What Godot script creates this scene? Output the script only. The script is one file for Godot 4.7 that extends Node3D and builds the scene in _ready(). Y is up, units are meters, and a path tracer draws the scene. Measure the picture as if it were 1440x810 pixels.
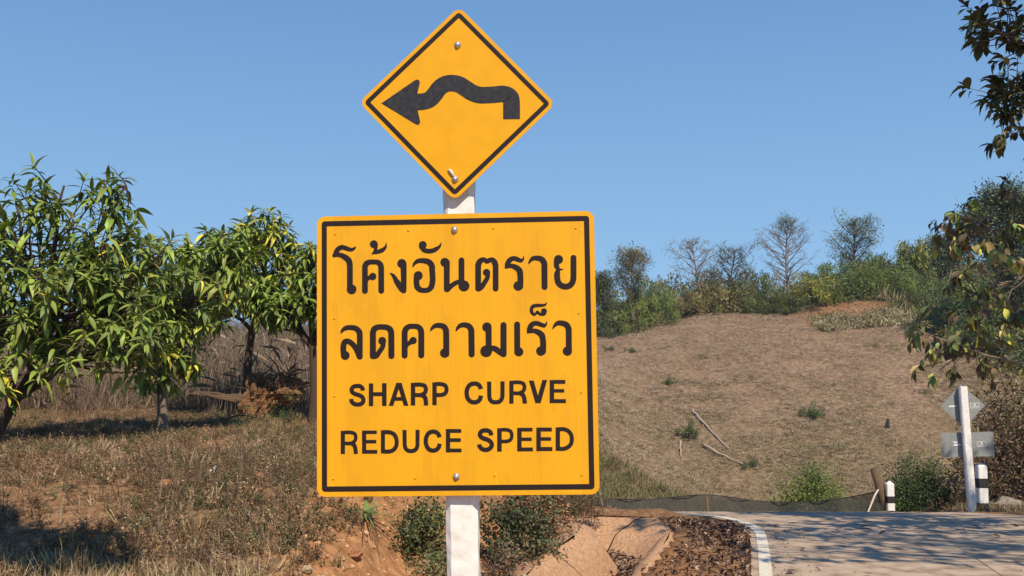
extends Node3D
# A yellow warning sign on a country road: dry bank and mango trees on the left, mown hill behind, concrete road on the right.

const SLIM := 0
var rng := RandomNumberGenerator.new()
var M := {}
var wob := FastNoiseLite.new()
var wob_fine := FastNoiseLite.new()
var road_poly := PackedVector2Array()
var ditch_poly := PackedVector2Array()
var leaf_meshes := {}


func _ready() -> void:
	rng.seed = 4711
	wob.seed = 3
	wob.frequency = 0.35
	wob.fractal_octaves = 4
	wob_fine.seed = 8
	wob_fine.frequency = 1.7
	wob_fine.fractal_octaves = 3
	# ---- camera
	var cam := Camera3D.new()
	cam.name = "camera"
	cam.fov = 30.21
	cam.near = 0.05
	cam.far = 2000.0
	cam.position = Vector3(0, 1.55, 0)
	cam.rotation_degrees = Vector3(5.8996, 0, 0)
	add_child(cam)
	cam.current = true
	# ---- sky and air
	var env := Environment.new()
	env.background_mode = Environment.BG_SKY
	var sm := ProceduralSkyMaterial.new()
	sm.sky_top_color = Color(0.235, 0.435, 0.70)
	sm.sky_horizon_color = Color(0.635, 0.81, 0.945)
	sm.sky_curve = 0.235
	sm.ground_bottom_color = Color(0.30, 0.25, 0.20)
	sm.ground_horizon_color = Color(0.50, 0.52, 0.52)
	sm.sun_angle_max = 1.0
	var sky := Sky.new()
	sky.sky_material = sm
	env.sky = sky
	env.tonemap_mode = Environment.TONE_MAPPER_LINEAR
	env.tonemap_exposure = 1.1
	env.fog_enabled = true
	env.fog_density = 0.00035
	env.fog_light_color = Color(0.62, 0.70, 0.80)
	env.sdfgi_enabled = true
	env.ssao_enabled = true
	env.ssil_enabled = true
	var we := WorldEnvironment.new()
	we.name = "daylight"
	we.environment = env
	add_child(we)
	# ---- sun
	var sun := DirectionalLight3D.new()
	sun.name = "sun"
	sun.light_color = Color(1.0, 0.945, 0.86)
	sun.light_energy = 1.55
	sun.light_angular_distance = 0.53
	sun.shadow_enabled = true
	add_child(sun)
	sun.look_at_from_position(Vector3(0.36, 1.24, 1.0) * 30.0, Vector3.ZERO)
	make_materials()
	make_leaf_meshes()
	build_roads_outline()
	# ---- setting
	build_ground()
	build_road()
	build_ditch()
	# ---- the sign
	build_main_sign()
	build_far_sign()
	build_bollards()
	build_net_fence()
	# ---- trees
	build_left_trees()
	build_stump()
	build_right_tree()
	build_shade_tree()
	build_ridge()
	build_verge_plants()
	build_hill_bits()
	build_ground_cover()
	build_small_things()


# ------------------------------------------------------------------ helpers

func lin(r: float, g: float, b: float) -> Color:
	return Color(r, g, b).linear_to_srgb()


func mat(c: Color, rough := 0.9) -> StandardMaterial3D:
	var m := StandardMaterial3D.new()
	m.albedo_color = c
	m.roughness = rough
	m.metallic_specular = 0.35
	return m


func noise_tex(seed_: int, freq: float, lo: Color, hi: Color, oct := 4, size := 512, mid = null) -> NoiseTexture2D:
	var n := FastNoiseLite.new()
	n.seed = seed_
	n.frequency = freq
	n.fractal_octaves = oct
	var t := NoiseTexture2D.new()
	t.width = size
	t.height = size
	t.seamless = true
	t.noise = n
	var g := Gradient.new()
	g.set_color(0, lo)
	g.set_color(1, hi)
	if mid != null:
		g.add_point(0.5, mid)
	t.color_ramp = g
	return t


func height_tex(seed_: int, freq: float, oct := 5) -> NoiseTexture2D:
	return noise_tex(seed_, freq, Color.BLACK, Color.WHITE, oct)


func tri(m: StandardMaterial3D, per_metre: float) -> StandardMaterial3D:
	m.uv1_triplanar = true
	m.uv1_world_triplanar = true
	m.uv1_scale = Vector3.ONE * per_metre
	return m


func leafy(c: Color, trans := 0.55) -> StandardMaterial3D:
	var m := mat(c, 0.5)
	m.vertex_color_use_as_albedo = true
	m.metallic_specular = 0.45
	m.backlight_enabled = true
	m.backlight = Color(trans, trans, trans * 0.6)
	m.cull_mode = BaseMaterial3D.CULL_DISABLED
	return m


func obj(called: String, mesh: Mesh, m: Material, parent: Node = self) -> MeshInstance3D:
	var o := MeshInstance3D.new()
	o.name = called
	o.mesh = mesh
	o.material_override = m
	parent.add_child(o, true)
	return o


func tag(o: Node, label: String, category: String, group := "", kind := "") -> Node:
	if label:
		o.set_meta("label", label)
	if category:
		o.set_meta("category", category)
	if group:
		o.set_meta("group", group)
	if kind:
		o.set_meta("kind", kind)
	return o


func thing(called: String, at: Vector3, label: String, category: String, group := "") -> Node3D:
	var o := Node3D.new()
	o.name = called
	o.position = at
	add_child(o, true)
	tag(o, label, category, group)
	return o


func multi(called: String, mesh: Mesh, m: Material, xf: Array, cols: Array, parent: Node = self, kind := "stuff") -> MultiMeshInstance3D:
	var mm := MultiMesh.new()
	mm.transform_format = MultiMesh.TRANSFORM_3D
	mm.use_colors = true
	mm.mesh = mesh
	mm.instance_count = xf.size()
	for i in xf.size():
		mm.set_instance_transform(i, xf[i])
		mm.set_instance_color(i, cols[i])
	var o := MultiMeshInstance3D.new()
	o.name = called
	o.multimesh = mm
	o.material_override = m
	if kind:
		o.set_meta("kind", kind)
	parent.add_child(o, true)
	return o


func begin() -> SurfaceTool:
	var st := SurfaceTool.new()
	st.begin(Mesh.PRIMITIVE_TRIANGLES)
	st.set_smooth_group(-1)
	return st


func tri3(st: SurfaceTool, a: Vector3, b: Vector3, c: Vector3) -> void:
	st.add_vertex(a)
	st.add_vertex(b)
	st.add_vertex(c)


func quad(st: SurfaceTool, a: Vector3, b: Vector3, c: Vector3, d: Vector3) -> void:
	tri3(st, a, b, c)
	tri3(st, a, c, d)


func done(st: SurfaceTool, smooth := false) -> ArrayMesh:
	if smooth:
		var s2 := SurfaceTool.new()
		s2.create_from_arrays(st.commit_to_arrays())
		s2.index()
		s2.generate_normals()
		return s2.commit()
	st.generate_normals()
	return st.commit()


# box between two corners
func bx(st: SurfaceTool, lo: Vector3, hi: Vector3, xf := Transform3D()) -> void:
	var p := []
	for k in 8:
		p.append(xf * Vector3(hi.x if k & 1 else lo.x, hi.y if k & 2 else lo.y, hi.z if k & 4 else lo.z))
	for f in [[0, 2, 3, 1], [4, 5, 7, 6], [0, 1, 5, 4], [2, 6, 7, 3], [0, 4, 6, 2], [1, 3, 7, 5]]:
		quad(st, p[f[3]], p[f[2]], p[f[1]], p[f[0]])


# tapered tube through points, radii per point
func tube(st: SurfaceTool, pts: Array, radii: Array, sides := 6, cap := true) -> void:
	var n := pts.size()
	var rings := []
	var side := Vector3.RIGHT
	for i in n:
		var d: Vector3 = (pts[mini(i + 1, n - 1)] - pts[maxi(i - 1, 0)]).normalized()
		if absf(d.dot(side)) > 0.95:
			side = Vector3.FORWARD if absf(d.z) < 0.8 else Vector3.UP
		side = (side - d * d.dot(side)).normalized()
		var up := d.cross(side)
		var ring := []
		for k in sides:
			var a := TAU * k / sides
			ring.append(pts[i] + (side * cos(a) + up * sin(a)) * radii[i])
		rings.append(ring)
	for i in n - 1:
		for k in sides:
			var k2 := (k + 1) % sides
			quad(st, rings[i][k], rings[i + 1][k], rings[i + 1][k2], rings[i][k2])
	if cap:
		for k in range(1, sides - 1):
			tri3(st, rings[0][0], rings[0][k], rings[0][k + 1])
			tri3(st, rings[n - 1][0], rings[n - 1][k + 1], rings[n - 1][k])


func bez(a: Vector3, b: Vector3, c: Vector3, t: float) -> Vector3:
	return a.lerp(b, t).lerp(b.lerp(c, t), t)


func table(t: Array, x: float) -> float:
	if x <= t[0]:
		return t[1]
	var n := t.size() / 2
	for i in range(1, n):
		if x <= t[i * 2]:
			var u: float = (x - t[i * 2 - 2]) / (t[i * 2] - t[i * 2 - 2])
			u = u * 0.5 + 0.5 * u * u * (3 - 2 * u)
			return lerpf(t[i * 2 - 1], t[i * 2 + 1], u)
	return t[n * 2 - 1]


func rr(a: float, b: float) -> float:
	return rng.randf_range(a, b)


func ball() -> Vector3:
	while true:
		var v := Vector3(rr(-1, 1), rr(-1, 1), rr(-1, 1))
		if v.length_squared() < 1.0:
			return v
	return Vector3.ZERO


# basis whose y runs along d and whose z leans towards n
func along(d: Vector3, n: Vector3, s: Vector3) -> Basis:
	d = d.normalized()
	var x := d.cross(n)
	if x.length() < 0.05:
		x = d.cross(Vector3(0.3, 0.2, 0.9))
	x = x.normalized()
	return Basis(x * s.x, d * s.y, x.cross(d) * s.z)


# ------------------------------------------------------------------ materials

func make_materials() -> void:
	var ground := mat(Color.WHITE, 1.0)
	ground.vertex_color_use_as_albedo = true
	ground.albedo_texture = noise_tex(5, 0.02, Color(0.55, 0.52, 0.48), Color(1, 0.98, 0.95), 6)
	ground.heightmap_enabled = true
	ground.heightmap_texture = height_tex(6, 0.09, 5)
	ground.heightmap_scale = 1.1
	ground.metallic_specular = 0.1
	M.ground = tri(ground, 0.8)
	var hill := mat(Color.WHITE, 1.0)
	hill.vertex_color_use_as_albedo = true
	hill.albedo_texture = noise_tex(15, 0.025, Color(0.58, 0.54, 0.5), Color(1, 0.98, 0.95), 6)
	hill.metallic_specular = 0.05
	M.hill = tri(hill, 0.22)
	var road := mat(lin(0.50, 0.385, 0.275), 0.85)
	road.albedo_texture = noise_tex(21, 0.012, Color(0.66, 0.63, 0.60), Color(1, 1, 1), 6, 512, Color(0.93, 0.91, 0.89))
	road.heightmap_enabled = true
	road.heightmap_texture = height_tex(22, 0.08, 4)
	road.heightmap_scale = 0.3
	M.road = tri(road, 0.5)
	var ditch := mat(lin(0.62, 0.40, 0.235), 0.9)
	ditch.albedo_texture = noise_tex(31, 0.05, Color(0.60, 0.51, 0.44), Color(1, 1, 1), 6, 512, Color(0.93, 0.89, 0.85))
	ditch.heightmap_enabled = true
	ditch.heightmap_texture = height_tex(32, 0.12, 4)
	ditch.heightmap_scale = 0.7
	M.ditch = tri(ditch, 0.7)
	var line := mat(lin(0.74, 0.68, 0.55), 0.75)
	line.albedo_texture = noise_tex(41, 0.03, Color(0.80, 0.76, 0.70), Color(1, 1, 1), 5, 512, Color(0.97, 0.96, 0.94))
	M.line = tri(line, 1.2)
	var post := mat(lin(0.86, 0.84, 0.80), 0.7)
	post.albedo_texture = noise_tex(51, 0.02, Color(0.90, 0.89, 0.87), Color(1, 1, 1), 6, 512, Color(0.985, 0.98, 0.975))
	post.heightmap_enabled = true
	post.heightmap_texture = height_tex(52, 0.05, 4)
	post.heightmap_scale = 0.03
	M.post = tri(post, 1.6)
	M.band = tri(mat(lin(0.035, 0.032, 0.032), 0.6), 1.0)
	M.yellow = mat(Color.WHITE, 0.42)
	M.yellow.albedo_texture = plate_texture()
	M.yellow.uv1_scale = Vector3(1, 1, 1)
	M.yellow.metallic_specular = 0.4
	M.plain_yellow = tri(mat(lin(0.83, 0.40, 0.010), 0.42), 1.5)
	M.plain_yellow.albedo_texture = noise_tex(61, 0.01, Color(0.95, 0.95, 0.95), Color(1, 1, 1), 4)
	M.ink = mat(lin(0.022, 0.014, 0.013), 0.45)
	var arrow := mat(lin(0.046, 0.046, 0.052), 0.5)
	arrow.albedo_texture = noise_tex(63, 0.03, Color(0.62, 0.62, 0.62), Color(1, 1, 1), 5, 256)
	M.arrow = tri(arrow, 4.0)
	M.bolt = mat(lin(0.62, 0.62, 0.62), 0.35)
	M.bolt.metallic = 0.85
	M.grey_back = tri(mat(lin(0.31, 0.32, 0.31), 0.5), 2.0)
	M.grey_back.metallic = 0.1
	M.grey_back.albedo_texture = noise_tex(64, 0.02, Color(0.9, 0.9, 0.9), Color(1, 1, 1), 4, 256)
	M.print = mat(lin(0.72, 0.74, 0.74), 0.6)
	var bark := mat(lin(0.165, 0.115, 0.082), 0.95)
	bark.albedo_texture = noise_tex(71, 0.03, Color(0.55, 0.5, 0.47), Color(1, 1, 1), 5)
	bark.heightmap_enabled = true
	bark.heightmap_texture = height_tex(72, 0.05, 5)
	bark.heightmap_scale = 1.2
	M.bark = tri(bark, 2.5)
	M.pale_bark = tri(mat(lin(0.34, 0.285, 0.225), 0.95), 2.5)
	M.pale_bark.albedo_texture = noise_tex(73, 0.03, Color(0.6, 0.56, 0.52), Color(1, 1, 1), 5)
	M.wood = tri(mat(lin(0.27, 0.185, 0.115), 0.95), 3.0)
	M.wood.albedo_texture = noise_tex(74, 0.04, Color(0.5, 0.46, 0.42), Color(1, 1, 1), 5)
	var clay := mat(lin(0.46, 0.255, 0.125), 1.0)
	clay.albedo_texture = noise_tex(81, 0.03, Color(0.55, 0.5, 0.46), Color(1, 1, 1), 6)
	clay.heightmap_enabled = true
	clay.heightmap_texture = height_tex(82, 0.04, 6)
	clay.heightmap_scale = 4.0
	M.clay = tri(clay, 1.5)
	M.leaf = leafy(Color.WHITE, 0.5)
	M.dry_leaf = leafy(Color.WHITE, 0.3)
	M.dry_leaf.roughness = 0.75
	M.grass = leafy(Color.WHITE, 0.4)
	M.grass.roughness = 0.8
	M.grass.metallic_specular = 0.2
	var net := mat(lin(0.060, 0.060, 0.056), 0.85)
	net.albedo_color.a = 0.76
	net.transparency = BaseMaterial3D.TRANSPARENCY_ALPHA
	M.net = net
	M.fallen = tri(mat(lin(0.40, 0.32, 0.24), 0.9), 2.0)
	M.rope = mat(lin(0.6, 0.52, 0.42), 0.8)
	M.stone = tri(mat(lin(0.42, 0.38, 0.33), 0.9), 4.0)
	M.stone.albedo_texture = noise_tex(91, 0.04, Color(0.6, 0.56, 0.52), Color(1, 1, 1), 5, 256)
	M.cream_stone = tri(mat(lin(0.60, 0.49, 0.33), 0.9), 4.0)
	M.cream_stone.albedo_texture = M.stone.albedo_texture
	M.clay_clod = tri(mat(lin(0.52, 0.25, 0.13), 0.95), 4.0)
	M.clay_clod.albedo_texture = M.stone.albedo_texture
	M.plastic = mat(lin(0.60, 0.58, 0.54), 0.6)


# prismatic sheeting: fine upright bands, a lap joint and a few scratches; u, v over the plate
func plate_texture() -> ImageTexture:
	var n := 1024
	var im := Image.create(n, n, false, Image.FORMAT_RGB8)
	var r := RandomNumberGenerator.new()
	r.seed = 77
	var base := lin(0.84, 0.405, 0.010)
	for x in n:
		var band := 0.980 + 0.014 * sin(x * TAU / 9.3) + 0.005 * sin(x * TAU / 25.0 + 0.7) + r.randf_range(-0.008, 0.008)
		var wide := 1.0 + 0.012 * sin(x * 0.021 + 1.0)
		var c := Color(base.r * band * wide, base.g * band * wide, base.b)
		im.fill_rect(Rect2i(x, 0, 1, n), c)
	for y in range(0, n, 2):
		pass
	# lap joint of the sheeting
	for x in n:
		var c0 := im.get_pixel(x, 640)
		im.set_pixel(x, 640, Color(c0.r * 1.03, c0.g * 1.06, c0.b + 0.05))
		im.set_pixel(x, 641, Color(c0.r * 0.97, c0.g * 0.96, c0.b))
	# scratches: short curved pale lines
	var marks := [[150, 90, 205, 210, 40], [700, 180, 760, 330, -30], [640, 930, 652, 985, 8], [250, 110, 330, 60, 14], [480, 120, 500, 260, 20], [70, 300, 90, 420, 8], [880, 560, 930, 620, 12], [300, 700, 420, 760, -20]]
	for k in marks.size():
		var s: Array = marks[k]
		for i in 400:
			var t := i / 400.0
			var px := int(lerpf(s[0], s[2], t) + s[4] * sin(t * PI))
			var py := int(lerpf(s[1], s[3], t))
			var c1 := im.get_pixel(px, py)
			im.set_pixel(px, py, c1.lerp(Color(1.0, 0.80, 0.32), 0.38))
	var grime := FastNoiseLite.new()
	grime.seed = 12
	grime.frequency = 0.006
	grime.fractal_octaves = 5
	for y in n:
		for x in n:
			var v := grime.get_noise_2d(x * 1.4, y * 0.5)
			if v > 0.02:
				var c9 := im.get_pixel(x, y)
				var w9 := minf((v - 0.02) * 0.35, 0.09)
				im.set_pixel(x, y, c9.lerp(Color(0.62, 0.45, 0.22), w9))
	for k in 420:
		var px := r.randi_range(4, n - 5)
		var py := r.randi_range(4, n - 5)
		var c2 := im.get_pixel(px, py).lerp(Color(0.5, 0.33, 0.1), r.randf_range(0.1, 0.5))
		im.set_pixel(px, py, c2)
		if k % 3 == 0:
			im.set_pixel(px + 1, py, c2)
	return ImageTexture.create_from_image(im)


# ------------------------------------------------------------------ leaves and clumps

func leaf_mesh(w: float, droop: float, fold: float, widest := 0.42, segs := 4) -> ArrayMesh:
	var st := begin()
	var rows := []
	for i in segs + 1:
		var t := float(i) / segs
		var e := pow(t, log(0.5) / log(widest))
		var hw := w * 0.5 * pow(sin(PI * clampf(e, 0.0, 1.0)), 0.8) if i > 0 and i < segs else 0.004
		var z := -droop * t * t
		rows.append([Vector3(-hw, t * (1.0 - 0.25 * droop * t), z + fold * hw), Vector3(0, t * (1.0 - 0.25 * droop * t), z), Vector3(hw, t * (1.0 - 0.25 * droop * t), z + fold * hw)])
	for i in segs:
		quad(st, rows[i][0], rows[i + 1][0], rows[i + 1][1], rows[i][1])
		quad(st, rows[i][1], rows[i + 1][1], rows[i + 1][2], rows[i][2])
	return done(st, true)


# a spray of small leaf faces through a unit ball
func clump_mesh(n: int, size: float, seed_: int, narrow := 0.45) -> ArrayMesh:
	var r := RandomNumberGenerator.new()
	r.seed = seed_
	var st := begin()
	for i in n:
		var c := Vector3(r.randfn(0, 0.45), r.randfn(0, 0.45), r.randfn(0, 0.45))
		var d := (c * 0.8 + Vector3(r.randf_range(-1, 1), r.randf_range(-0.6, 0.9), r.randf_range(-1, 1))).normalized()
		var b := along(d, Vector3(r.randf_range(-1, 1), 1.0, r.randf_range(-1, 1)), Vector3.ONE * size * r.randf_range(0.6, 1.3))
		var p0 := c
		var p1 := c + b * Vector3(-narrow * 0.5, 0.5, 0.06)
		var p2 := c + b * Vector3(0, 1, -0.12)
		var p3 := c + b * Vector3(narrow * 0.5, 0.5, 0.06)
		quad(st, p0, p1, p2, p3)
	return done(st)


# a closer tuft of foliage: leaves on and just under the skin of a lumpy ball, facing out and up
func puff_mesh(n: int, size: float, seed_: int) -> ArrayMesh:
	var r := RandomNumberGenerator.new()
	r.seed = seed_
	var st := begin()
	for i in n:
		var o := Vector3(r.randfn(0, 1), r.randfn(0, 1), r.randfn(0, 1)).normalized()
		var c := o * r.randf_range(0.35, 0.85) * (1.0 + 0.3 * sin(o.x * 5.0 + seed_) * cos(o.z * 4.0))
		var d := (o + Vector3(r.randf_range(-1, 1), r.randf_range(-0.3, 1.0), r.randf_range(-1, 1)) * 0.9).normalized()
		var b := along(d, o + Vector3(0, 0.7, 0) + Vector3(r.randf_range(-1, 1), r.randf_range(-1, 1), r.randf_range(-1, 1)) * 0.5, Vector3.ONE * size * r.randf_range(0.6, 1.3))
		quad(st, c, c + b * Vector3(-0.24, 0.5, 0.06), c + b * Vector3(0, 1, -0.12), c + b * Vector3(0.24, 0.5, 0.06))
	return done(st)


# grass tuft: n blades, height 1
func tuft_mesh(n: int, spread: float, width: float, lean: float, seed_: int, bent := 0.5) -> ArrayMesh:
	var r := RandomNumberGenerator.new()
	r.seed = seed_
	var st := begin()
	for i in n:
		var a := r.randf() * TAU
		var root := Vector3(cos(a), 0, sin(a)) * spread * sqrt(r.randf())
		var a2 := r.randf() * TAU
		var out := Vector3(cos(a2), 0, sin(a2))
		var h := r.randf_range(0.45, 1.0)
		var l := lean * r.randf_range(0.2, 1.0)
		var mid := root + Vector3(0, h * 0.55, 0) + out * l * 0.35
		var tip := root + Vector3(0, h * (1.0 - bent * l * 0.4), 0) + out * l
		var s := out.cross(Vector3.UP).rotated(Vector3.UP, r.randf_range(-0.8, 0.8)) * width
		quad(st, root - s, mid - s * 0.8, mid + s * 0.8, root + s)
		tri3(st, mid - s * 0.8, tip, mid + s * 0.8)
	return done(st)


# weed: a few thin stems carrying small leaves or seed heads, height 1
func weed_mesh(stems: int, leaves: int, size: float, seed_: int, spread := 0.35) -> ArrayMesh:
	var r := RandomNumberGenerator.new()
	r.seed = seed_
	var st := begin()
	for i in stems:
		var a := r.randf() * TAU
		var out := Vector3(cos(a), 0, sin(a))
		var h := r.randf_range(0.5, 1.0)
		var top := out * spread * r.randf_range(0.3, 1.0) + Vector3(0, h, 0)
		var s := out.cross(Vector3.UP) * 0.012
		quad(st, -s, top - s * 0.5, top + s * 0.5, s)
		for k in leaves:
			var t := r.randf_range(0.25, 1.0)
			var c := top * t
			var d := Vector3(r.randf_range(-1, 1), r.randf_range(-0.4, 0.8), r.randf_range(-1, 1)).normalized()
			var b := along(d, Vector3(r.randf_range(-1, 1), 1, r.randf_range(-1, 1)), Vector3.ONE * size * r.randf_range(0.5, 1.2))
			quad(st, c, c + b * Vector3(-0.28, 0.5, 0.05), c + b * Vector3(0, 1, -0.1), c + b * Vector3(0.28, 0.5, 0.05))
	return done(st)


func make_leaf_meshes() -> void:
	leaf_meshes.mango = leaf_mesh(0.25, 0.32, 0.35)
	leaf_meshes.mango_b = leaf_mesh(0.28, 0.55, 0.25)
	leaf_meshes.mango_c = leaf_mesh(0.24, 0.62, 0.5)
	leaf_meshes.broad = leaf_mesh(0.46, 0.30, 0.30, 0.55)
	leaf_meshes.curled = leaf_mesh(0.42, 0.85, 0.9, 0.55)
	leaf_meshes.strap = leaf_mesh(0.07, 0.6, 0.3)
	leaf_meshes.clump = clump_mesh(26, 0.55, 11)
	leaf_meshes.clump_b = clump_mesh(26, 0.42, 12, 0.6)
	leaf_meshes.feather = clump_mesh(30, 0.7, 13, 0.16)
	leaf_meshes.litter = leaf_mesh(0.45, 0.35, 0.5, 0.5, 3)


# ------------------------------------------------------------------ terrain

const H_LEFT := [-40, 0.0, 1, 0.0, 4, 0.12, 6.8, 0.42, 9.5, 0.82, 11, 0.92, 13, 0.98, 16, 1.03, 20, 1.22, 26, 1.75, 35, 3.1, 50, 4.6, 75, 6.2, 110, 6.5, 200, 6.0]
const H_RIGHT := [-40, 0.0, 12, 0.0, 14.5, -0.03, 16, -0.13, 17.5, -0.27, 19.2, -0.58, 22, -1.05, 26, -1.75, 36, -2.6, 42, -2.5]
const RIDGE := [-60, 6.2, -10, 6.2, 0, 6.1, 6, 6.2, 10, 6.9, 14, 7.5, 20, 7.4, 25.5, 8.0, 29, 7.3, 33, 6.6, 40, 6.6, 80, 8.0]
const EDGE := [-10, -1.3, 6, -1.15, 8, -1.0, 10, -0.75, 12, -0.35, 14, 0.1, 16, 0.25, 18, 0.0, 20, 0.1, 30, 1.0, 42, 2.0, 200, 4.0]
const EDGE_WIDTH := [0, 0.6, 7, 0.55, 9, 0.7, 12, 1.1, 16, 1.3, 20, 2.0, 30, 4.0, 42, 6.0, 75, 12.0, 200, 40.0]


func far_hill(x: float, d: float) -> float:
	var ridge := table(RIDGE, x)
	var s := clampf((d - 42.0) / 33.0, 0.0, 1.0)
	var y := lerpf(-2.5, ridge, s * (1.22 - 0.22 * s))
	if d > 75.0:
		var rise := smoothstep(18.0, 36.0, x)
		y += (minf(d, 100.0) - 75.0) * lerpf(-0.02, 0.30, rise) + maxf(d - 100.0, 0.0) * 0.01
	# the little clay bank at the top
	y += 0.75 * smoothstep(73.6, 75.0, d) * smoothstep(19.0, 22.0, x) * (1.0 - smoothstep(27.0, 30.0, x)) * (1.0 - smoothstep(80.0, 90.0, d))
	return y


func height(x: float, d: float) -> float:
	var right := table(H_RIGHT, d) if d < 42.0 else far_hill(x, d)
	var left := table(H_LEFT, d)
	var e := table(EDGE, d)
	var w := table(EDGE_WIDTH, d)
	var t := 1.0 - smoothstep(e - w, e + w, x)
	var y := lerpf(right, left, t)
	y += 0.085 * exp(-pow((d - 14.75) / 0.35, 2.0)) * smoothstep(-0.6, 0.2, x) * (1.0 - smoothstep(2.0, 2.5, x))
	# the broken lip of the cut and the gully in it
	if d > 6.0 and d < 13.0:
		y += 0.10 * exp(-pow((x - e + w * 0.55) / 0.4, 2.0)) * wob.get_noise_2d(x * 6.0, d * 6.0)
		y -= 0.12 * exp(-pow((x + 0.98 - (d - 8.0) * 0.12) / 0.16, 2.0)) * (1.0 - smoothstep(9.0, 11.0, d))
	return y


func ground_y(x: float, z: float) -> float:
	var d := -z
	var y := height(x, d)
	var rough := 0.05 + 0.10 * smoothstep(20.0, 60.0, d)
	y += wob.get_noise_2d(x, z) * rough
	if d < 20.0:
		y += wob_fine.get_noise_2d(x, z) * 0.03
	return y


func build_roads_outline() -> void:
	for p in road_left_edge():
		road_poly.append(Vector2(p.x, -p.y))
	var r := road_right_edge()
	r.reverse()
	for p in r:
		road_poly.append(Vector2(p.x, -p.y))
	var left := []
	for s in ditch_stations():
		ditch_poly.append(Vector2(s[3].x, s[3].z))
		left.push_front(Vector2(s[0].x, s[0].z))
	for p in left:
		ditch_poly.append(p)


# edges of the concrete as (x, distance)
func road_left_edge() -> Array:
	return smooth2([Vector2(-1.6, -8), Vector2(-0.4, -2), Vector2(0.6, 2), Vector2(1.2, 5), Vector2(1.68, 7.5), Vector2(2.04, 9.3), Vector2(2.50, 11.4), Vector2(2.80, 13.0), Vector2(2.76, 14.2), Vector2(2.3, 15.2), Vector2(1.2, 15.9), Vector2(-0.4, 16.3)], 8)


func road_right_edge() -> Array:
	return smooth2([Vector2(3.6, -8), Vector2(4.4, -2), Vector2(5.0, 2), Vector2(5.6, 5), Vector2(6.1, 7.5), Vector2(6.45, 9.3), Vector2(6.85, 11.4), Vector2(7.1, 13.5), Vector2(7.0, 15.6), Vector2(6.1, 17.3), Vector2(4.0, 18.5), Vector2(-0.4, 19.0)], 8)


func smooth2(p: Array, per: int) -> Array:
	var out := []
	for i in p.size() - 1:
		var a: Vector2 = p[maxi(i - 1, 0)]
		var d: Vector2 = p[mini(i + 2, p.size() - 1)]
		for k in per:
			out.append((p[i] as Vector2).cubic_interpolate(p[i + 1], a, d, float(k) / per))
	out.append(p[p.size() - 1])
	return out


func smooth3(p: Array, per: int) -> Array:
	var out := []
	for i in p.size() - 1:
		for k in per:
			out.append((p[i] as Vector3).cubic_interpolate(p[i + 1], p[maxi(i - 1, 0)], p[mini(i + 2, p.size() - 1)], float(k) / per))
	out.append(p[p.size() - 1])
	return out


func grid_lines(fine_lo: float, fine_hi: float, step: float, lo: float, hi: float, growth: float) -> Array:
	var out := []
	var v := fine_lo
	while v <= fine_hi + 0.001:
		out.append(v)
		v += step
	var s := step
	v = fine_hi
	while v < hi:
		s *= growth
		v += s
		out.append(v)
	s = step
	v = fine_lo
	while v > lo:
		s *= growth
		v -= s
		out.push_front(v)
	return out


func soil(x: float, d: float, y: float) -> Color:
	var n := wob.get_noise_2d(x * 1.3 + 40.0, d * 1.3)
	var n2 := wob_fine.get_noise_2d(x * 0.8, d * 0.8)
	var brown := Color(0.36, 0.24, 0.145)
	var orange := Color(0.62, 0.335, 0.165)
	var c := brown.lerp(Color(0.19, 0.15, 0.08), clampf(n * 1.6 + 0.2, 0, 1))
	c = c.lerp(Color(0.44, 0.29, 0.17), clampf(n2 * 1.4, 0.0, 0.8))
	if d < 19.0:
		c = c.lerp(Color(0.46, 0.275, 0.155), 0.8 * smoothstep(0.22, 0.38, wob.get_noise_2d(x * 1.1 + 120.0, d * 1.1)))
	if d < 16.0:
		var e := table(EDGE, d)
		var w := table(EDGE_WIDTH, d)
		var cut := smoothstep(e - w * 1.15, e - w * 0.8, x + n2 * 0.35) * (1.0 - smoothstep(1.4, 2.2, x))
		c = c.lerp(orange, clampf(cut, 0, 1) * (1.0 - smoothstep(11.0, 14.0, d)))
		if x > 0.7:
			c = c.lerp(Color(0.40, 0.22, 0.12), 0.6)
	if d > 38.0:
		c = hill_color(x, d, n, n2)
	return c


func hill_color(x: float, d: float, n: float, n2: float) -> Color:
	var tan_ := Color(0.435, 0.325, 0.235)
	var olive := Color(0.27, 0.225, 0.125)
	var low := 1.0 - smoothstep(43.0, 58.0, d + n * 16.0)
	var c := tan_.lerp(olive, clampf(low * 0.55 + n2 * 0.35, 0.0, 0.9))
	c = c.lerp(Color(0.36, 0.25, 0.15), clampf(n * 0.8, 0.0, 0.6))
	var clay := smoothstep(72.5, 73.4, d + n2 * 1.2) * (1.0 - smoothstep(75.3, 76.3, d)) * smoothstep(19.0, 21.0, x) * (1.0 - smoothstep(28.0, 30.5, x))
	c = c.lerp(Color(0.42, 0.235, 0.135), clay)
	return c


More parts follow.
